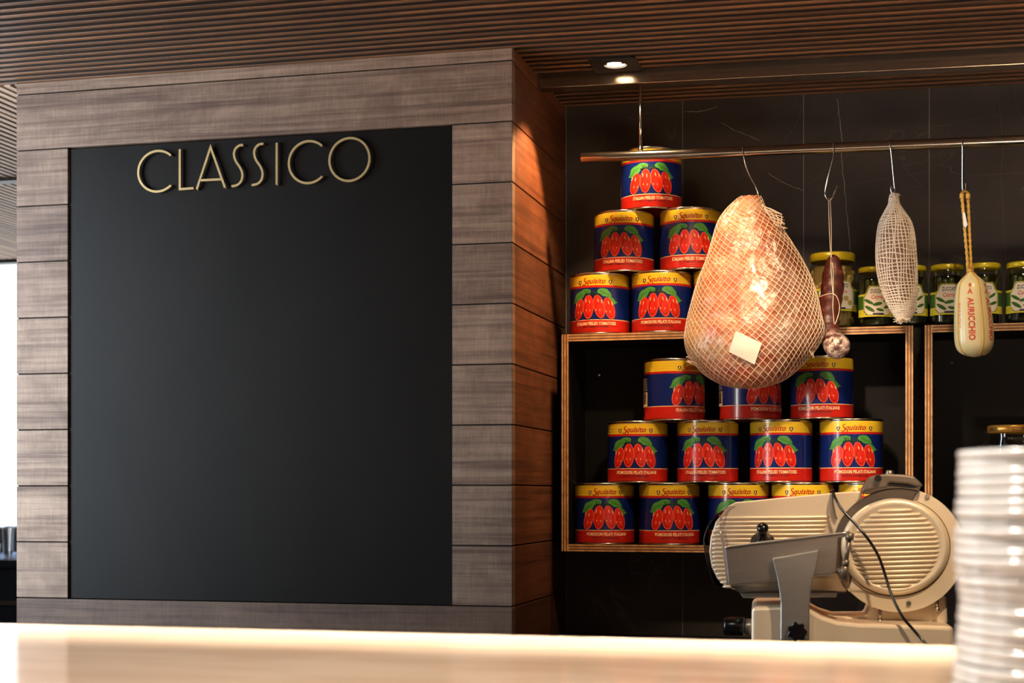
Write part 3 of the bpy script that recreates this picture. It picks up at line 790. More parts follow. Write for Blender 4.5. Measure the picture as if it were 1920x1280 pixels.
def hook(pts, label):
    """pts: pixel points from the front of the rail down"""
    q = rail_pt(pts[0][0]); r = .0021; a = RR_+r+.0003
    loop = [q+Vector((0, a*math.sin(t), a*math.cos(t))) for t in (rad(120), rad(85), rad(45), 0, rad(-45), rad(-85))]
    rest = [P(px, py, YR-a+(a*min(1, i/2.))) for i, (px, py) in enumerate(pts[1:])]
    o = empty('meat_hook', q+Vector((0,0,RR_)), 0, label, 'hook', 'steel hooks on the rail')
    mb = MB(); mb.tube(catmull(loop+rest, 5), r, 8); mb.build('hook_wire', M['chrome'], o, o.location)
    return rest[-1]
hook([(1394, 280), (1398, 308), (1405, 328), (1417, 350), (1422, 366), (1421, 378), (1414, 384), (1408, 378)], 'steel hook carrying the netted ham')
hook([(1563.5, 268), (1563, 292), (1553, 330), (1547.5, 357), (1548, 367), (1555, 375.5), (1562.5, 367), (1570, 347)], 'steel hook with open upturned tip, carrying the dark salami')
hook([(1669, 262), (1671, 285), (1674, 315), (1677, 347), (1678, 357), (1675, 363), (1671, 358), (1670.5, 349)], 'steel hook carrying the pale netted salami')
hook([(1804, 257), (1805, 278), (1805, 310), (1805, 350), (1806, 359), (1809, 362), (1811, 355), (1811, 343)], 'steel hook carrying the roped cheese')

# ================================================================== HAM
def hz(x, y): return (1260+x/3.2, 340+y/3.2)
YHAM = 3.700
HT = [(88,420,520),(110,392,532),(170,328,556),(245,282,622),(340,252,684),(460,216,758),(580,168,818),(700,132,858),(820,102,884),(885,90,898),(930,84,892),(1010,96,852),(1080,138,796),(1150,200,724),(1200,275,650),(1228,350,560),(1240,420,500)]
hrow = [Vector((y, a, b)) for y, a, b in HT]; hrow = catmull(hrow, 3)
sc = pxm(1410, YHAM)
top = P(*hz(480, 95), YHAM)
root = empty('cured_ham', top, 0, 'big orange cured ham in clear film and white net, hanging from rail', 'ham')
rr = random.Random(11)
def lump(a, v): return 1 + .030*math.sin(3*a+v*7) * math.sin(v*9+1.3) + .018*math.sin(7*a-v*13)+.012*math.sin(11*a+v*23)
NR = len(hrow)
def ham_pt(a, i, e=0.0):
    """a=0 faces the camera, i row (float)"""
    i0 = min(int(i), NR-2); t = i-i0; r = hrow[i0].lerp(hrow[i0+1], t)
    v = i/(NR-1); cx_ = (r.y+r.z)/2; hw = (r.z-r.y)/2*sc/3.2
    c = P(*hz(cx_, r.x), YHAM); k = .90 + .10*lump(a, v)
    return c + Vector(((hw+e)*math.sin(a)*k, -(hw*.60+e)*math.cos(a)*lump(a, v), 0))
mb = MB(); NA = 56; vs = []; fs = []
for i in range(NR):
    for k in range(NA): vs.append(ham_pt(2*PI*k/NA, i))
for i in range(NR-1):
    for k in range(NA): k2 = (k+1) % NA; fs.append([i*NA+k, i*NA+k2, (i+1)*NA+k2, (i+1)*NA+k])
fs += [list(range(NA)), [(NR-1)*NA+k for k in range(NA)][::-1]]
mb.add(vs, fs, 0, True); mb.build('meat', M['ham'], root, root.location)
from mathutils import noise as mn
def crease(p):
    q = p-top; d = mn.noise_vector(q*14)*.03; q = q+d
    r1 = 1-abs(mn.noise(q*26))*2.2; r2 = 1-abs(mn.noise(q*58+Vector((3,1,7))))*2.0
    return .0010 + .0034*max(0, r1)**2 + .0013*max(0, r2)
NF = 190; NRF = (NR-1)*4; vs = []
for i in range(NRF+1):
    for k in range(NF):
        a_ = 2*PI*k/NF; p0 = ham_pt(a_, i/4); vs.append(ham_pt(a_, i/4, crease(p0)))
mb = MB(); mb.add(vs, [[i*NF+k, i*NF+(k+1) % NF, (i+1)*NF+(k+1) % NF, (i+1)*NF+k] for i in range(NRF) for k in range(NF)], 0, True)
mb.build('clear_film', M['film'], root, root.location)
mb = MB()
def ham_R(q):
    i0 = min(int(q), NR-2); r = hrow[i0].lerp(hrow[i0+1], q-i0); return (r.z-r.y)/2*sc/3.2*.84, (hrow[0].x-r.x)*sc/3.2
for slope in (.62, -1.02):
    for j in range(-70, 71):
        seg = []
        for i in range(0, (NR-1)*3+1):
            q = i/3; R_, z_ = ham_R(q)
            a = (j*.0152 + slope*(z_+.22) + .006*math.sin(z_*22+j*.35))/R_
            if abs(a) <= PI: seg.append(ham_pt(a, q, .0046))
            else:
                if len(seg) > 2: mb.tube(seg, .00072, 4, caps=False)
                seg = []
        if len(seg) > 2: mb.tube(seg, .00072, 4, caps=False)
# gathered net ruff at the neck and loose ends
def ruff(base, tip, n, spread, w0=.002):
    for j in range(n):
        t = (j/(n-1)-.5)
        b = P(*hz(base[0]+t*spread*.9, base[1]+t*spread*1.3), YHAM-.03+rr.uniform(-.012,.012)); e = P(*hz(tip[0]+t*spread*.35+rr.uniform(-10,10), tip[1]+t*spread*1.05+rr.uniform(-10,10)), YHAM-.025+rr.uniform(-.015,.015))
        m_ = (b+e)/2+Vector((rr.uniform(-.003,.003), rr.uniform(-.004,.004), rr.uniform(-.003,.004)))
        mb.tube(catmull([b, m_, e], 4), .0009, 4)
ruff((575,200), (670,235), 14, 95); ruff((150,1095), (95,1070), 7, 34); ruff((815,1010), (842,1035), 9, 60)
for t in (.2, .45, .7, .95):
    mb.tube(catmull([P(*hz(540+t*125-12+t*6, 150+t*48), YHAM-.03), P(*hz(570+t*95, 205+t*35), YHAM-.038), P(*hz(618+t*30, 262+t*10), YHAM-.03)], 5), .0009, 4)
mb.build('netting', M['net'], root, root.location)
# sticker
def ham_front(px, py, e):
    i = 0
    while i < NR-2 and hrow[i+1].x < py: i += 1
    q = i + (py-hrow[i].x)/max(1e-6, hrow[i+1].x-hrow[i].x); r = hrow[i].lerp(hrow[i+1], q-i)
    s_ = (px-(r.y+r.z)/2)/((r.z-r.y)/2); return ham_pt(math.asin(max(-.98, min(.98, s_))), q, e)
c4 = [(415,920),(555,995),(510,1115),(372,1040)]; vs = []; N = 6
cor = [ham_front(*p, .009) for p in c4]
for i in range(N+1):
    for j in range(N+1):
        u, v = i/N, j/N
        p = (cor[0]*(1-u)+cor[1]*u)*(1-v) + (cor[3]*(1-u)+cor[2]*u)*v
        vs.append(p+Vector((0, -.004*math.sin(PI*u)*math.sin(PI*v)-.001, 0)))
mb = MB(); mb.add(vs, [[i*(N+1)+j, (i+1)*(N+1)+j, (i+1)*(N+1)+j+1, i*(N+1)+j+1] for i in range(N) for j in range(N)], 0, True)
o = mb.build('price_sticker', M['sticker'], root, root.location); o['label'] = 'blank square paper sticker on the ham'

# ================================================================== DARK SALAMI
YS = 3.745
sc = pxm(1560, YS)
sp = [(958,440,6,0),(962,456,30,0),(968,490,46,0),(966,560,62,.0),(962,640,68,0),(952,720,67,0),(944,800,64,0),(942,860,62,-.004),(946,915,62,-.016),(966,960,68,-.03),(990,988,74,-.043),(1000,1000,66,-.056),(1005,1006,44,-.064),(1007,1009,12,-.068)]
pts = [P(*hz(a, b), YS+d) for a, b, r, d in sp]; rs = [r*sc/3.2 for *_, r, d in sp]
pr = catmull([(*p,) for p in pts], 4); rc = [q.x for q in catmull([(r, 0, 0) for r in rs], 4)]
rc = [r*(1+.035*math.sin(i*1.7)+.02*math.sin(i*3.1)) for i, r in enumerate(rc)]
root = empty('dried_salami', P(*hz(958, 560), YS), 0, 'dark red bent salami tied with twine, pale tip, beside the ham', 'salami')
MB().tube(pr, rc, 28).build('sausage', M['salami'], root, root.location)
mb = MB(); hk = P(1555, 373, YR)
yf = YS-.03
def tw(l): mb.tube(catmull(l, 6), .0009, 6)
tw([hk+Vector((-.002,0,.002)), P(*hz(944,280), YR-.003), P(*hz(952,445), YS-.012), P(*hz(955,520), yf+.002), P(*hz(960,600), yf), P(*hz(965,672), yf)])
tw([hk+Vector((.002,0,.002)), P(*hz(956,280), YR-.003), P(*hz(957,445), YS-.012), P(*hz(966,520), yf+.002), P(*hz(968,600), yf), P(*hz(968,672), yf)])
tw([P(*hz(968,672), yf), P(*hz(990,695), yf+.002), P(*hz(1005,745), YS-.02), P(*hz(998,800), YS-.022), P(*hz(975,862), yf+.004), P(*hz(935,910), YS-.034), P(*hz(915,965), YS-.045)])
tw([P(*hz(968,672), yf), P(*hz(965,760), yf+.002), P(*hz(974,862), yf+.004)])
tw([P(*hz(968,672), yf), P(*hz(925,678), yf+.005), P(*hz(884,692), YS-.012)])
mb.build('twine', M['twine'], root, root.location)

# ================================================================== NETTED SALAMI
def nz(x, y): return (1620+x/3.5556, 330+y/3.5556)
YN = 3.71; scn = pxm(1680, YN)/3.5556
NTB = [(118,182,218),(150,172,226),(185,168,232),(235,142,262),(310,106,308),(400,91,330),(520,86,341),(640,95,346),(740,118,347),(830,152,342),(890,182,334),(925,202,322),(955,222,304)]
nrow = catmull([Vector(t) for t in NTB], 4); NN = len(nrow)
def net_pt(a, i, e=0):
    i0 = min(int(i), NN-2); r = nrow[i0].lerp(nrow[i0+1], i-i0); hw = (r.z-r.y)/2*scn
    c = P(*nz((r.y+r.z)/2, r.x), YN); return c+Vector(((hw+e)*math.sin(a), -(hw*.92+e)*math.cos(a), 0))
root = empty('netted_salami', P(*nz(200,118), YN), 0, 'pale plump salami in ecru cotton net with frayed end, hanging from rail', 'salami')
vs = [net_pt(2*PI*k/32, i) for i in range(NN) for k in range(32)]
mb = MB(); mb.add(vs, [[i*32+k, i*32+(k+1) % 32, (i+1)*32+(k+1) % 32, (i+1)*32+k] for i in range(NN-1) for k in range(32)]+[list(range(32)), [(NN-1)*32+k for k in range(32)]], 0, True)
mb.build('sausage', M['coppa'], root, root.location)
mb = MB(); rg = random.Random(2)
for j in range(36): mb.tube([net_pt(2*PI*j/36 + .05*math.sin(q*.5+j), q, .0012) for q in [x*.5 for x in range(2*NN-1)]], (.0014 + .0003*(j % 3 == 0)), 5, caps=False)
nring = 50
for j in range(nring):
    q = 1+(NN-2.2)*j/nring
    mb.tube([net_pt(2*PI*k/40, min(NN-1, max(0, q+.22*math.sin(4*PI*k/40+j)+.12*math.sin(10*PI*k/40+j*2))), .0014) for k in range(40)], (.0012+.0005*rg.random()), 5, closed=True)
mb.build('netting', M['netb'], root, root.location)
mb = MB()
for j in range(34):
    a = rg.uniform(0, 2*PI); b = net_pt(a, NN-2.2, .001); t = rg.uniform(-1, 1)
    e = P(*nz(rg.choice((rg.uniform(195, 250), rg.uniform(200, 325))), rg.uniform(945, 985)), YN-.02+rg.uniform(-.01,.02)); mb.tube(catmull([b, (b+e)/2+Vector((rg.uniform(-.004,.004),0,rg.uniform(-.002,.002))), e], 4), .0008, 4)
mb.build('frayed_end', M['netb'], root, root.location); mb = MB()
for j in range(16):
    b = net_pt(rg.uniform(0, 2*PI), 2, .001); e = P(*nz(rg.uniform(165, 245), rg.uniform(112, 150)), YN-.01+rg.uniform(-.012,.01)); mb.tube([b, (b+e)/2, e], .001, 4)
mb.tube(catmull([P(*nz(186,172), YN-.012), P(*nz(200,166), YN-.016), P(*nz(214,172), YN-.012), P(*nz(200,176), YN+.004)], 5, True), .0022, 6, closed=True)
mb.build('net_knot', M['netb'], root, root.location)

# ================================================================== CHEESE
YQ = 3.705; scq = pxm(1828, YQ)/3.5556
QT = [(632,696,724),(655,680,742),(680,655,775),(705,634,800),(740,618,818),(820,608,832),(900,604,846),(980,603,857),(1080,605,862),(1130,613,857),(1165,630,842),(1188,662,812),(1200,700,775),(1205,724,752)]
qrow = catmull([Vector(t) for t in QT], 4); NQ = len(qrow)
def lobes(a): return 1 + .03*abs(math.cos(2*(a-.45)))**.7 - .03
def cheese_pt(a, z=None, q=None, e=0):
    if q is None:
        q = 0
        while q < NQ-2 and qrow[q+1].x < z: q += 1
        q = q + (z-qrow[q].x)/max(1e-6, qrow[q+1].x-qrow[q].x)
    i0 = min(int(q), NQ-2); r = qrow[i0].lerp(qrow[i0+1], q-i0); hw = (r.z-r.y)/2*scq*lobes(a)
    return P(*nz((r.y+r.z)/2, r.x), YQ)+Vector(((hw+e)*math.sin(a), -(hw*.92+e)*math.cos(a), 0))
root = empty('provolone_cheese', P(*nz(712, 640), YQ), 0, 'pale yellow bottle-shaped cheese with red lettering, hanging on straw ropes', 'cheese')
mb = MB(); NAq = 48
mb.add([cheese_pt(2*PI*k/NAq, q=i) for i in range(NQ) for k in range(NAq)], [[i*NAq+k, i*NAq+(k+1) % NAq, (i+1)*NAq+(k+1) % NAq, (i+1)*NAq+k] for i in range(NQ-1) for k in range(NAq)]+[list(range(NAq)), [(NQ-1)*NAq+k for k in range(NAq)]], 0, True)
def rot90(vf): return ([(y, -x) for x, y in vf[0]], vf[1])           # reads downwards
def qput(vf, a0, zc_, m):     # x: metres round, y: metres up
    R_ = .043
    wrap(mb, vf, lambda x, y: cheese_pt(a0 + x/R_, zc_ - y/scq, e=.0005), m, .004, .006)
for a0 in (-.13, 1.0):
    vs, fs = text_fit('AURICCHIO', .098, .0155, bold=.03); qput(rot90((vs, fs)), a0, 962, 1)
    vs, fs = text_fit('A', .0135, .0125, bold=.03); qput((vs, fs), a0-.02, 778, 1)
    qput(poly2d([(0,.006),(.0018,.003),(.006,.0024),(.0022,0),(.0052,-.003),(.0012,-.0022),(.0012,-.006),(-.0012,-.006),(-.0012,-.0022),(-.0052,-.003),(-.0022,0),(-.006,.0024),(-.0018,.003)]), a0-.02, 736, 1)
vs, fs = text_fit('MADE IN ITALY', .058, .007, bold=.02); qput(rot90((vs, fs)), -.8, 935, 2)
mb.build('cheese_body', [M['cheese'], M['redink'], M['redinkl']], root, root.location)
mb = MB()
yq = YQ-.012
for k, (x0, x1) in enumerate(((652, 690), (692, 712))):
    for d in (0, 1):
        pts = []
        for i in range(25):
            t = i/24; z = 122+t*(615-122); x_ = x0+(x1-x0)*min(1, t*1.1); a = t*40+d*PI
            pts.append(P(*nz(x_, z), yq+(.004 if k else 0))+Vector((.0017*math.cos(a), .0017*math.sin(a), 0)))
        mb.tube(pts, .0026, 6)
    mb.tube([P(*nz(x0, 118), yq), P(*nz(x0+1, 150), yq)], .0052, 8)
hk4 = P(1807, 360, YR)
mb.tube(catmull([P(*nz(652, 128), yq), P(*nz(655, 112), YR-.006), P(*nz(672, 104), YR), P(*nz(690, 112), YR-.004), P(*nz(694, 128), yq)], 5), .0035, 8)
mb.tube([P(*nz(706, 600), YQ), P(*nz(709, 640), YQ)], .0085, 12)
for a in (-.9, .45, 1.9, 3.4):
    mb.tube([cheese_pt(a, z, e=-.0012) for z in range(640, 1196, 22)], .0026, 6)
mb.build('straw_rope', M['rope'], root, root.location)
mb = MB(); mb.prism([P(*nz(658, 245), yq-.006), P(*nz(672, 240), yq-.007), P(*nz(690, 325), yq-.008), P(*nz(676, 345), yq-.008), P(*nz(664, 330), yq-.007)], (0, .0006, 0)); mb.build('paper_tag', M['paper'], root, root.location)

# ================================================================== MEAT SLICER
def A(x, y): return (1300+x/3.5556, 860+y/3.5556)
Q0 = P(1560, 1050, 3.40); yaw = rad(5)
NV = Vector((math.sin(yaw), -math.cos(yaw), 0)); AXS = Vector((math.cos(yaw), math.sin(yaw), 0))
def S(x, y, off=0.0):
    d = ray(*A(x, y)); o = Vector((0,0,EH)); k = ((Q0-o).dot(NV)+off)/d.dot(NV); return o+d*k
rt = S(1060, 1210, 0); rt.z = ZW
slicer = empty('meat_slicer', rt, 0, 'cast aluminium meat slicer with round ribbed blade cover, behind the counter', 'slicer')
def sb(mb, name, mat, parent=None, bevel=0, seg=3): return mb.build(name, mat, parent or slicer, rt, bevel=bevel, seg=seg)
def pz(poly, f, b): # prism through pixel polygon at offset f, back to offset b
    mb = MB(); mb.prism([S(x, y, f) for x, y in poly], -NV*(f-b)); return mb
def ellp(cx, cy, rx, ry, a0=0, a1=360, n=64):
    return [(cx+rx*math.cos(rad(a0+(a1-a0)*i/n)), cy-ry*math.sin(rad(a0+(a1-a0)*i/n))) for i in range(n+(0 if a1-a0 >= 360 else 1))]
# base: foot block to the worktop, curved upper body
base = [(385,1290),(388,1012),(400,992),(420,984),(575,980),(700,985),(780,1005),(860,1050),(960,1082),(1100,1097),(1400,1106),(1735,1116),(1742,1290)]
base = [(x, y) for x, y in base]
mb = MB(); fr = [S(x, y, .10) for x, y in base]
for p in fr:
    if p.z < ZW+.012: p.z = ZW+.012
zlo = ZW+.012
fr[0].z = zlo; fr[-1].z = zlo
mb.prism(fr, -NV*.28); sb(mb, 'base', M['alu'], bevel=.008)
for x in (430, 1680):
    for off in (.07, -.14):
        p = S(x, 1200, off); mb = MB(); mb.lathe([(.001, ZW), (.016, ZW), (.013, ZW+.014), (.001, ZW+.014)], 16, (p.x, p.y, 0)); sb(mb, 'rubber_foot', M['blackp'])
# motor body behind the blade
sb(pz([(1158,1045),(1180,985),(1400,960),(1690,915),(1697,1104),(1230,1100),(960,1096),(890,1048)], -.02, -.16), 'motor_housing', M['alu'], bevel=.006)
# gauge plate with ribs
gp = [(205,352),(235,312),(285,288),(340,284),(620,255),(930,226),(1060,216),(1120,214),(1130,300),(1130,870),(300,882),(215,852),(160,800),(122,720),(106,620),(116,520),(150,420)]
gauge = sb(pz(gp, .0, -.012), 'gauge_plate', M['alu'], bevel=.003)
mb = MB(); y = 392; k = 0
while y < 850:
    xl = max(118 if y > 480 else 118+(480-y)*.75, 108+ (0 if y < 700 else (y-700)*.55)); xr = 915-(k*9 if k < 6 else 50)
    mb.tube([S(xl+6, y+4, .0), S(xl+30, y+3, .001), S((xl+xr)/2, y, .001), S(xr-25, y-4, .001), S(xr, y-5, -.002)], [.0015, .0034, .0036, .0034, .001], 8)
    y += 28.5; k += 1
sb(mb, 'gauge_rib', M['alu'], gauge)
# blade, guard, cover
sb(pz(ellp(1370, 608, 445, 412), .006, -.004), 'blade', M['bladem'], bevel=.002)
guard = ellp(1372, 608, 436, 414, 72, -142, 60)
inn = ellp(1350, 588, 366, 330, -142, 66, 60)
gd = sb(pz(guard + [(1035, 878)] + inn + [(1450, 290)], .014, .0065), 'blade_guard', M['aluc'], bevel=.002)
for x, y in ((1560,250),(1435,962)):
    p = S(x, y, .0142); mb = MB(); mb.tube([p, p+NV*.004], .0052, 14); mb.tube([p+NV*.004, p+NV*.0055], [.0036, .003], 14); sb(mb, 'screw', M['screw'], gd)
cov = MB()
e0 = [S(x, y, .008) for x, y in ellp(1347, 586, 364, 326)]; e1 = [S(x, y, .022) for x, y in ellp(1347, 586, 358, 320)]; e2 = [S(x, y, .026) for x, y in ellp(1347, 586, 335, 298)]; e3 = [S(x, y, .0262) for x, y in ellp(1347, 588, 318, 282)]; e4 = [S(x, y, .0235) for x, y in ellp(1347, 590, 306, 270)]
n = len(e0); cov.add(e0+e1+e2+e3+e4, [[j*n+i, j*n+(i+1) % n, (j+1)*n+(i+1) % n, (j+1)*n+i] for j in range(4) for i in range(n)]+[[4*n+i for i in range(n)]], 0, True)
cv = sb(cov, 'blade_cover', M['aluc'])
mb = MB(); nb = 17
for i in range(nb):
    y = 345+i*31.2; h = math.sqrt(max(.02, 1-((y-592)/272)**2))*298; cx_ = 1347
    pt = [S(cx_-h+4, y+.03*h, .023), S(cx_-h+26, y+.03*h-1, .0245), S(cx_, y, .0245), S(cx_+h-26, y-.03*h+1, .0245), S(cx_+h-4, y-.03*h, .023)]
    mb.tube(pt, [.0012, .0036, .0038, .0036, .0012], 8)
sb(mb, 'cover_rib', M['aluc'], cv)
# sharpener housing on top of the blade
sh_ = sb(pz([(1118,225),(1135,190),(1172,126),(1215,108),(1285,99),(1400,104),(1472,116),(1510,150),(1536,182),(1500,188),(1440,168),(1316,158),(1300,164),(1297,190),(1230,200),(1150,212)], .045, -.02), 'sharpener', M['taupe'], bevel=.004)
p = S(1230, 130, .045); mb = MB(); mb.tube([p, p+NV*.012], .0072, 16); sb(mb, 'sharpener_button', M['blackp'], sh_)
p = S(1308, 101, .02); mb = MB(); mb.lathe([(.001, .008), (.006, .008), (.0085, .004), (.0085, -.004)], 18, p); sb(mb, 'screw_cap', M['screw'], sh_)
mb = pz([(1305,170),(1318,166),(1440,176),(1510,192),(1470,196),(1310,182)], .03, -.005); sb(mb, 'sharpener_slot', M['blackp'], sh_)
pzz = pz([(1125,232),(1140,200),(1180,150),(1300,135),(1450,140),(1515,185),(1500,235),(1300,240)], -.003, -.016); sb(pzz, 'sharpener_mount', M['bladem'], sh_)
# carriage tray
OT = .115
tray = sb(pz([(214,604),(222,590),(240,582),(1030,487),(1050,488),(1062,500),(1048,516),(965,528),(946,762),(830,772),(250,842),(236,832)], OT, OT-.004), 'carriage_tray', M['tray'], bevel=.0012)
mb = MB(); mb.tube(catmull([S(178,478,.03), S(196,540,.06), S(215,588,OT), S(240,586,OT+.001), S(400,566,OT+.001), S(700,530,OT+.001), S(1042,490,OT+.001)], 5), .0032, 8); sb(mb, 'tray_rim', M['steel'], tray)
mb = MB(); a, b, c, d = S(216,596,OT-.001), S(246,838,OT-.001), S(222,842,.03), S(178,482,.03); mb.add([a,b,c,d]+[p_+AXS*.003 for p_ in (a,b,c,d)], [(0,1,2,3),(7,6,5,4),(0,4,5,1),(1,5,6,2),(2,6,7,3),(3,7,4,0)]); sb(mb, 'tray_side', M['tray'], tray)
mb = MB(); f0 = [S(246,840,OT-.001), S(830,772,OT-.001), S(946,762,OT-.001), S(1026,850,.05), S(1020,884,.05), S(318,890,.05)]; mb.prism(f0, Vector((0,0,-.003))); sb(mb, 'tray_floor', M['tray'], tray)
mb = pz([(310,894),(960,894),(952,922),(332,928)], .055, -.06); sb(mb, 'tray_carrier', M['steel'], tray, .002)
mb = pz([(585,925),(770,925),(768,985),(592,985)], .03, -.05); sb(mb, 'carriage_slide', M['taupe'], tray)
arm = [(527,660),(680,634),(838,604),(834,650),(818,735),(800,800),(784,880),(777,960),(775,1100),(775,1210),(580,1210),(582,1060),(582,960),(573,880),(556,780),(538,710)]
arm_o = sb(pz(arm, OT+.018, OT+.004), 'carriage_arm', M['steel'], tray, .003)
p0 = S(690, 1148, OT+.018); kn = []
UP = Vector((0,0,1))
for i in range(70):
    t = 2*PI*i/70; r_ = .0185*(1+.13*math.cos(7*t)); kn.append(p0+AXS*r_*math.cos(t)+UP*r_*math.sin(t))
mb = MB(); mb.prism(kn, NV*.014); sb(mb, 'star_knob', M['blackp'], arm_o, .002)
# pusher knob on the plate
p = S(462, 545, .03); mb = MB()
prof = [(.0005, .0), (.026, .0), (.0255, .006), (.012, .012), (.009, .02), (.0095, .045), (.0125, .055), (.0125, .064), (.009, .071), (.001, .073)]
dirv = (NV*.72+UP*.69).normalized(); e1_ = AXS; e2_ = dirv.cross(e1_); vs = []; nl = 24
for r_, h_ in prof:
    for k in range(nl): vs.append(p+dirv*(h_*.75-.005)+(e1_*math.cos(2*PI*k/nl)+e2_*math.sin(2*PI*k/nl))*r_)
mb.add(vs, [[j*nl+k, j*nl+(k+1) % nl, (j+1)*nl+(k+1) % nl, (j+1)*nl+k] for j in range(len(prof)-1) for k in range(nl)], 0, True)
sb(mb, 'pusher_knob', M['blackp'], tray)
# carriage handle at the tray's end
oh = OT+.012
mb = MB(); mb.tube([S(1044,494,oh), S(1041,540,oh)], .0085, 18); mb.tube([S(1039,535,oh), S(1016,690,oh)], .0047, 14); mb.tube([S(1018,672,oh), S(1014,712,oh)], .0074, 18)
mb.tube([S(1012,712,oh), S(1004,760,oh-.004), S(1012,800,oh-.014), S(1026,850,.06)], [.0070,.0092,.0085,.005], 16)
mb.tube([S(1004,752,oh), S(960,745,OT-.002)], .006, 12)
sb(mb, 'carriage_handle', M['taupe'], tray)
# clear guards
sb(pz([(205,342),(150,382),(104,440),(72,530),(78,620),(102,730),(146,842),(200,864),(216,846),(158,800),(122,720),(106,620),(116,520),(150,420),(208,352)], -.02, -.023), 'finger_shield', M['shield'], bevel=.001)
mb = MB(); ol = [(205,342),(150,382),(104,440),(72,530),(78,620),(102,730),(146,842),(200,864)]
mb.tube(catmull([S(x, y, -.0215) for x, y in ol], 4), .0014, 6); sb(mb, 'shield_edge', M['blackp'])
mb = MB(); cur = [(246,316,.012),(212,338,.02),(186,380,.03),(176,440,.04),(186,520,.045),(212,640,.05),(232,760,.05),(246,836,.05)]
pts = catmull([S(*c) for c in cur], 4); vs = []
for p_ in pts: vs += [p_, p_+NV*.024+AXS*.012]
mb.add(vs, [[2*i, 2*i+2, 2*i+3, 2*i+1] for i in range(len(pts)-1)], 0, True); sb(mb, 'hand_guard', M['clear'])
mb = MB(); mb.tube(pts, .0016, 6); mb.tube([p_+NV*.024+AXS*.012 for p_ in pts], .0012, 6); sb(mb, 'hand_guard_edge', M['clear'])
# gauge end tab beside the blade, thickness knob, bolts
mb = pz([(921,232),(932,228),(938,300),(952,370),(962,400),(950,402),(934,372),(922,310)], .012, .0); sb(mb, 'gauge_end', M['taupe'], gauge, .001)
p = S(292, 1116, .02); mb = MB()
def xcyl(mb, c, prof, n=28):
    vs = []
    for xx, r_ in prof:
        for k in range(n): vs.append(c+AXS*xx+NV*r_*math.cos(2*PI*k/n)+UP*r_*math.sin(2*PI*k/n))
    mb.add(vs, [[j*n+k, j*n+(k+1) % n, (j+1)*n+(k+1) % n, (j+1)*n+k] for j in range(len(prof)-1) for k in range(n)]+[list(range(n)), [(len(prof)-1)*n+k for k in range(n)]], 0, True)
xcyl(mb, p, [(-.030, .012), (-.028, .0185), (-.024, .0205), (.012, .0205), (.016, .0185), (.017, .01)])
kb = sb(mb, 'thickness_knob', M['blackp'])
mb = MB(); xcyl(mb, p, [(.0165, .015), (.019, .017), (.032, .017), (.036, .014)]); sb(mb, 'knob_collar', M['screw'], kb)
for x0, y0, x1, y1 in ((1245,1000,1243,1094), (1625,940,1625,1012)):
    mb = MB(); mb.tube([S(x0, y0, .0), S(x1, y1-24, .0)], .0035, 12); mb.tube([S(x1, y1-24, .0), S(x1, y1, .0)], .0055, 12); sb(mb, 'bolt', M['screw'])
# power cord over the top of the plate and down in front
cd = [(905,300,-.06),(915,232,-.035),(930,208,-.005),(941,250,.03),(985,330,.045),(1060,412,.055),(1130,490,.065),(1190,570,.07),(1235,650,.075),(1265,730,.08),(1290,810,.085),(1315,890,.095),(1350,970,.105),(1400,1060,.115),(1460,1130,.12),(1530,1210,.13),(1600,1290,.15)]
mb = MB(); pts = catmull([S(*c) for c in cd], 6); pts = [p_ for p_ in pts if p_.z > ZW+.004]; mb.tube(pts, .0031, 10); sb(mb, 'power_cord', M['blackp'])

# ================================================================== PLATES
YP = P(2003, YH, 1.0).normalized()
d = ray(2003, YH); t0 = 1.5; pc = Vector((d.x*t0, d.y*t0, 0))
sp_ = t0/F
prof = [(.003, 1797), (.03, 1797)]
LEFT = [(857,1797),(905,1797),(935,1795),(962,1788),(985,1794),(1003,1786),(1022,1784),(1040,1792),(1052,1788),(1090,1794),(1118,1801),(1150,1797),(1200,1794),(1240,1786),(1285,1784),(1320,1786)]
NPL = 25; pitch = .0094; RP = .108
ords = ['topmost','second','third','fourth','fifth','sixth','seventh','eighth','ninth','tenth','eleventh','twelfth','thirteenth','fourteenth','fifteenth','sixteenth','seventeenth','eighteenth','nineteenth','twentieth','twenty-first','twenty-second','twenty-third','twenty-fourth','lowest']
def make_plate():
    mb = MB()
    mb.lathe([(.001, .0025), (.060, .0025), (.0605, 0), (.064, 0), (.066, .003), (.088, .0085), (RP-.004, .0076), (RP-.0008, .0086), (RP, .0120), (RP-.0008, .0156), (RP-.003, .0160), (.088, .0125), (.067, .0068), (.001, .0060)], 72)
    o = mb.build('dinner_plate', M['white']); return o
pl = None
rg = random.Random(4)
for i in range(NPL):
    k = NPL-1-i      # k=0 is the top plate; build from the bottom
    z = ZC + .0006 + i*pitch
    o = make_plate() if pl is None else pl.copy()
    if pl is None: pl = o
    else: COL.objects.link(o)
    ypx = YH - (z+.013-EH)/sp_
    lx = interp(LEFT, ypx)[0]
    dx = (1790 - lx)*-sp_*.8 + rg.uniform(-.0012, .0012)
    o.location = (pc.x+dx*CT+.002, pc.y+dx*ST+rg.uniform(-.003,.003), z); o.rotation_euler = (rg.uniform(-.004,.004), rg.uniform(-.004,.004), rg.uniform(0, 6))
    w_ = ords[k]
    tag(o, f'{w_} white dinner plate of the tall stack on the stone counter' if k in (0, NPL-1) else f'white dinner plate in the tall stack on the counter, {w_} from the top', 'plate', 'stacked white dinner plates')

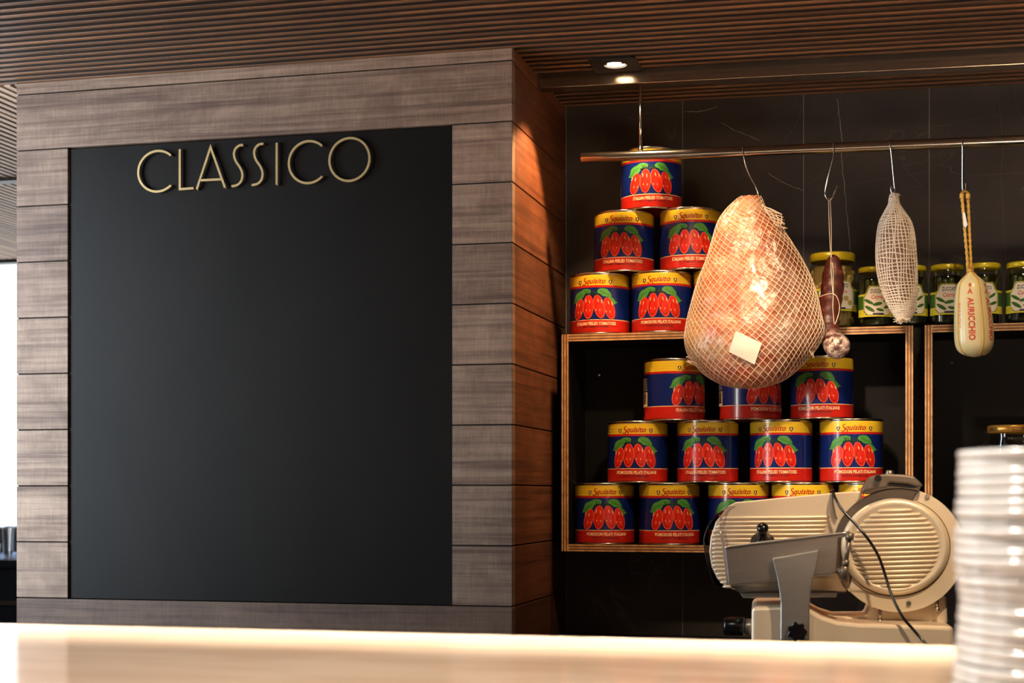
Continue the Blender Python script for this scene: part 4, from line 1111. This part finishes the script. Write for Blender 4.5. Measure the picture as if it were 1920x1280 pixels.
# ================================================================== DOWNLIGHT
pd = P(1154, 124, 3.62); pd.z = ceil_z(pd.x)
root = empty('ceiling_downlight', pd, 0, 'glowing round downlight in square black bezel, set in the slatted ceiling', 'light')
q = .057; mb = MB(); n = 32; rin = .027
outer = []
for i in range(n):
    t = 2*PI*(i+.5)/n; s_ = q/max(abs(math.cos(t)), abs(math.sin(t))); outer.append((s_*math.cos(t), s_*math.sin(t)))
inner = [(rin*math.cos(2*PI*(i+.5)/n), rin*math.sin(2*PI*(i+.5)/n)) for i in range(n)]
zb0 = -.0025
mb.add([(x, y, zb0) for x, y in outer]+[(x, y, zb0) for x, y in inner]+[(x, y, .034) for x, y in inner]+[(x, y, .004) for x, y in outer],
       [f for i in range(n) for f in ([i, (i+1) % n, n+(i+1) % n, n+i], [n+i, n+(i+1) % n, 2*n+(i+1) % n, 2*n+i], [i, 3*n+i, 3*n+(i+1) % n, (i+1) % n])])
mb.build('bezel', M['blackm'], root)
mb = MB(); mb.lathe([(.0005, .0005), (.012, -.0008), (.023, .001), (.0235, .003)], 32); mb.build('lamp', M['lamp'], root)

# ================================================================== BEYOND THE PIER: bar with glasses
root = empty('back_bar', (-3.6, 5.4, 0), 0, 'dark low bar in front of the bright window, beyond the plank wall', 'bar')
zbt = P(15, 1046, 5.3).z
MB().box(-4.7, -2.75, 5.15, 5.7, zbt-.03, zbt).build('bar_top', M['dbar'], root, root.location, bevel=.004)
MB().box(-4.66, -2.8, 5.2, 5.65, 0, zbt-.03).build('bar_body', M['dbar'], root, root.location)
MB().box(-4.66, -2.8, 5.17, 5.2, zbt-.17, zbt-.155).build('bar_rail', M['chrome'], root, root.location)
def glass_proto():
    mb = MB(); mb.lathe([(.001, .001), (.028, .001), (.030, .006), (.036, .118), (.0335, .118), (.028, .014), (.001, .012)], 24)
    return mb.build('tumbler', M['gob'])
gp_ = None
for px, Y, lb in ((3, 5.24, 'clear glass tumbler on the dark bar, nearest one at the picture edge'), (22, 5.345, 'clear glass tumbler on the dark bar, close to the plank wall edge'), (9, 5.44, 'clear glass tumbler in second row on the dark bar'), (26, 5.56, 'clear glass tumbler at the back of the dark bar')):
    o = glass_proto() if gp_ is None else gp_.copy()
    if gp_ is None: gp_ = o
    else: COL.objects.link(o)
    o.location = (XY(px, Y), Y, zbt); tag(o, lb, 'glass', 'tumblers on the dark bar')

# ================================================================== LIGHT
def aim(o, tgt): o.rotation_euler = (Vector(tgt)-o.location).to_track_quat('-Z', 'Y').to_euler()
def area(name, loc, tgt, w, h, e, c, spread=180):
    l = bpy.data.lights.new(name, 'AREA'); l.shape = 'RECTANGLE'; l.size = w; l.size_y = h; l.energy = e; l.color = c; l.spread = rad(spread)
    o = bpy.data.objects.new(name, l); COL.objects.link(o); o.location = loc; aim(o, tgt); return o
def spot(name, loc, tgt, e, ang, blend, c, r=.02):
    l = bpy.data.lights.new(name, 'SPOT'); l.energy = e; l.spot_size = rad(ang); l.spot_blend = blend; l.color = c; l.shadow_soft_size = r
    o = bpy.data.objects.new(name, l); COL.objects.link(o); o.location = loc; aim(o, tgt); return o
WARM = (1, .55, .24); DAY = (.94, .97, 1)
area('daylight_front', (-3.35, .95, 1.35), (-.6, 3.7, 1.35), .6, 2.1, 54, (1, .95, .88))
area('daylight_side', (-2.72, 2.72, 1.66), (-1.9, 3.44, 1.52), .5, 1.6, 43, (.70, .85, 1))
spot('downlight_beam', (pd.x, pd.y, pd.z-.012), (pd.x-.34, pd.y-.12, pd.z-.9), 32, 74, .35, WARM, .015)
spot('downlight_cans', (pd.x, pd.y, pd.z-.013), (pd.x+.1, 3.84, EH-.1), 16, 84, .4, (1, .68, .38), .012)
spot('downlight_shelf', (-.36, 3.05, EH+.98), (-.38, 3.86, EH+.1), 34, 58, .5, (1, .68, .40), .025)
spot('downlight_rail', (-.34, 2.7, EH+.98), (-.16, 3.72, EH+.22), 66, 26, .7, (1, .74, .50), .025)
spot('downlight_hooks', (.2, 3.1, EH+.98), (.1, 3.72, EH+.22), 13, 60, .6, (1, .76, .52), .025)
spot('downlight_slicer', (.32, 2.5, EH+.98), (.0, 3.4, EH-.10), 84, 34, .7, (1, .76, .50), .03)
area('counter_strip', (-1.1, 2.13, EH+.97), (-1.1, 2.1301, ZC), 4.6, .06, 34, (1, .93, .80), 30)
spot('downlight_counter', (-.5, 1.6, EH+.98), (-.5, 1.62, ZC), 88, 120, .6, (1, .90, .78), .05)
spot('added_plate_spot', (.05, .45, EH+.75), (.58, 1.52, EH-.1), 6000, 30, .5, (1, .98, .95), .06)  # added spot beside the camera, only there to burn the plates white
W = bpy.data.worlds.new('daylight'); SC.world = W; W.use_nodes = True
W.node_tree.nodes['Background'].inputs[0].default_value = (.95, .97, 1, 1); W.node_tree.nodes['Background'].inputs[1].default_value = 2.2

# ================================================================== CAMERA
cam = bpy.data.cameras.new('camera'); co = bpy.data.objects.new('camera', cam); COL.objects.link(co)
co.location = (0, 0, EH); co.rotation_euler = (PI/2, 0, TH)
cam.sensor_width = 36; cam.lens = F/1920*36; cam.shift_y = (YH-640)/1920
cam.clip_start = .05
cam.dof.use_dof = True; cam.dof.focus_distance = 3.72; cam.dof.aperture_fstop = 4.0
SC.camera = co
SC.view_settings.view_transform = 'Standard'; SC.view_settings.look = 'None'; SC.view_settings.exposure = 0
SC.cycles.use_denoising = True
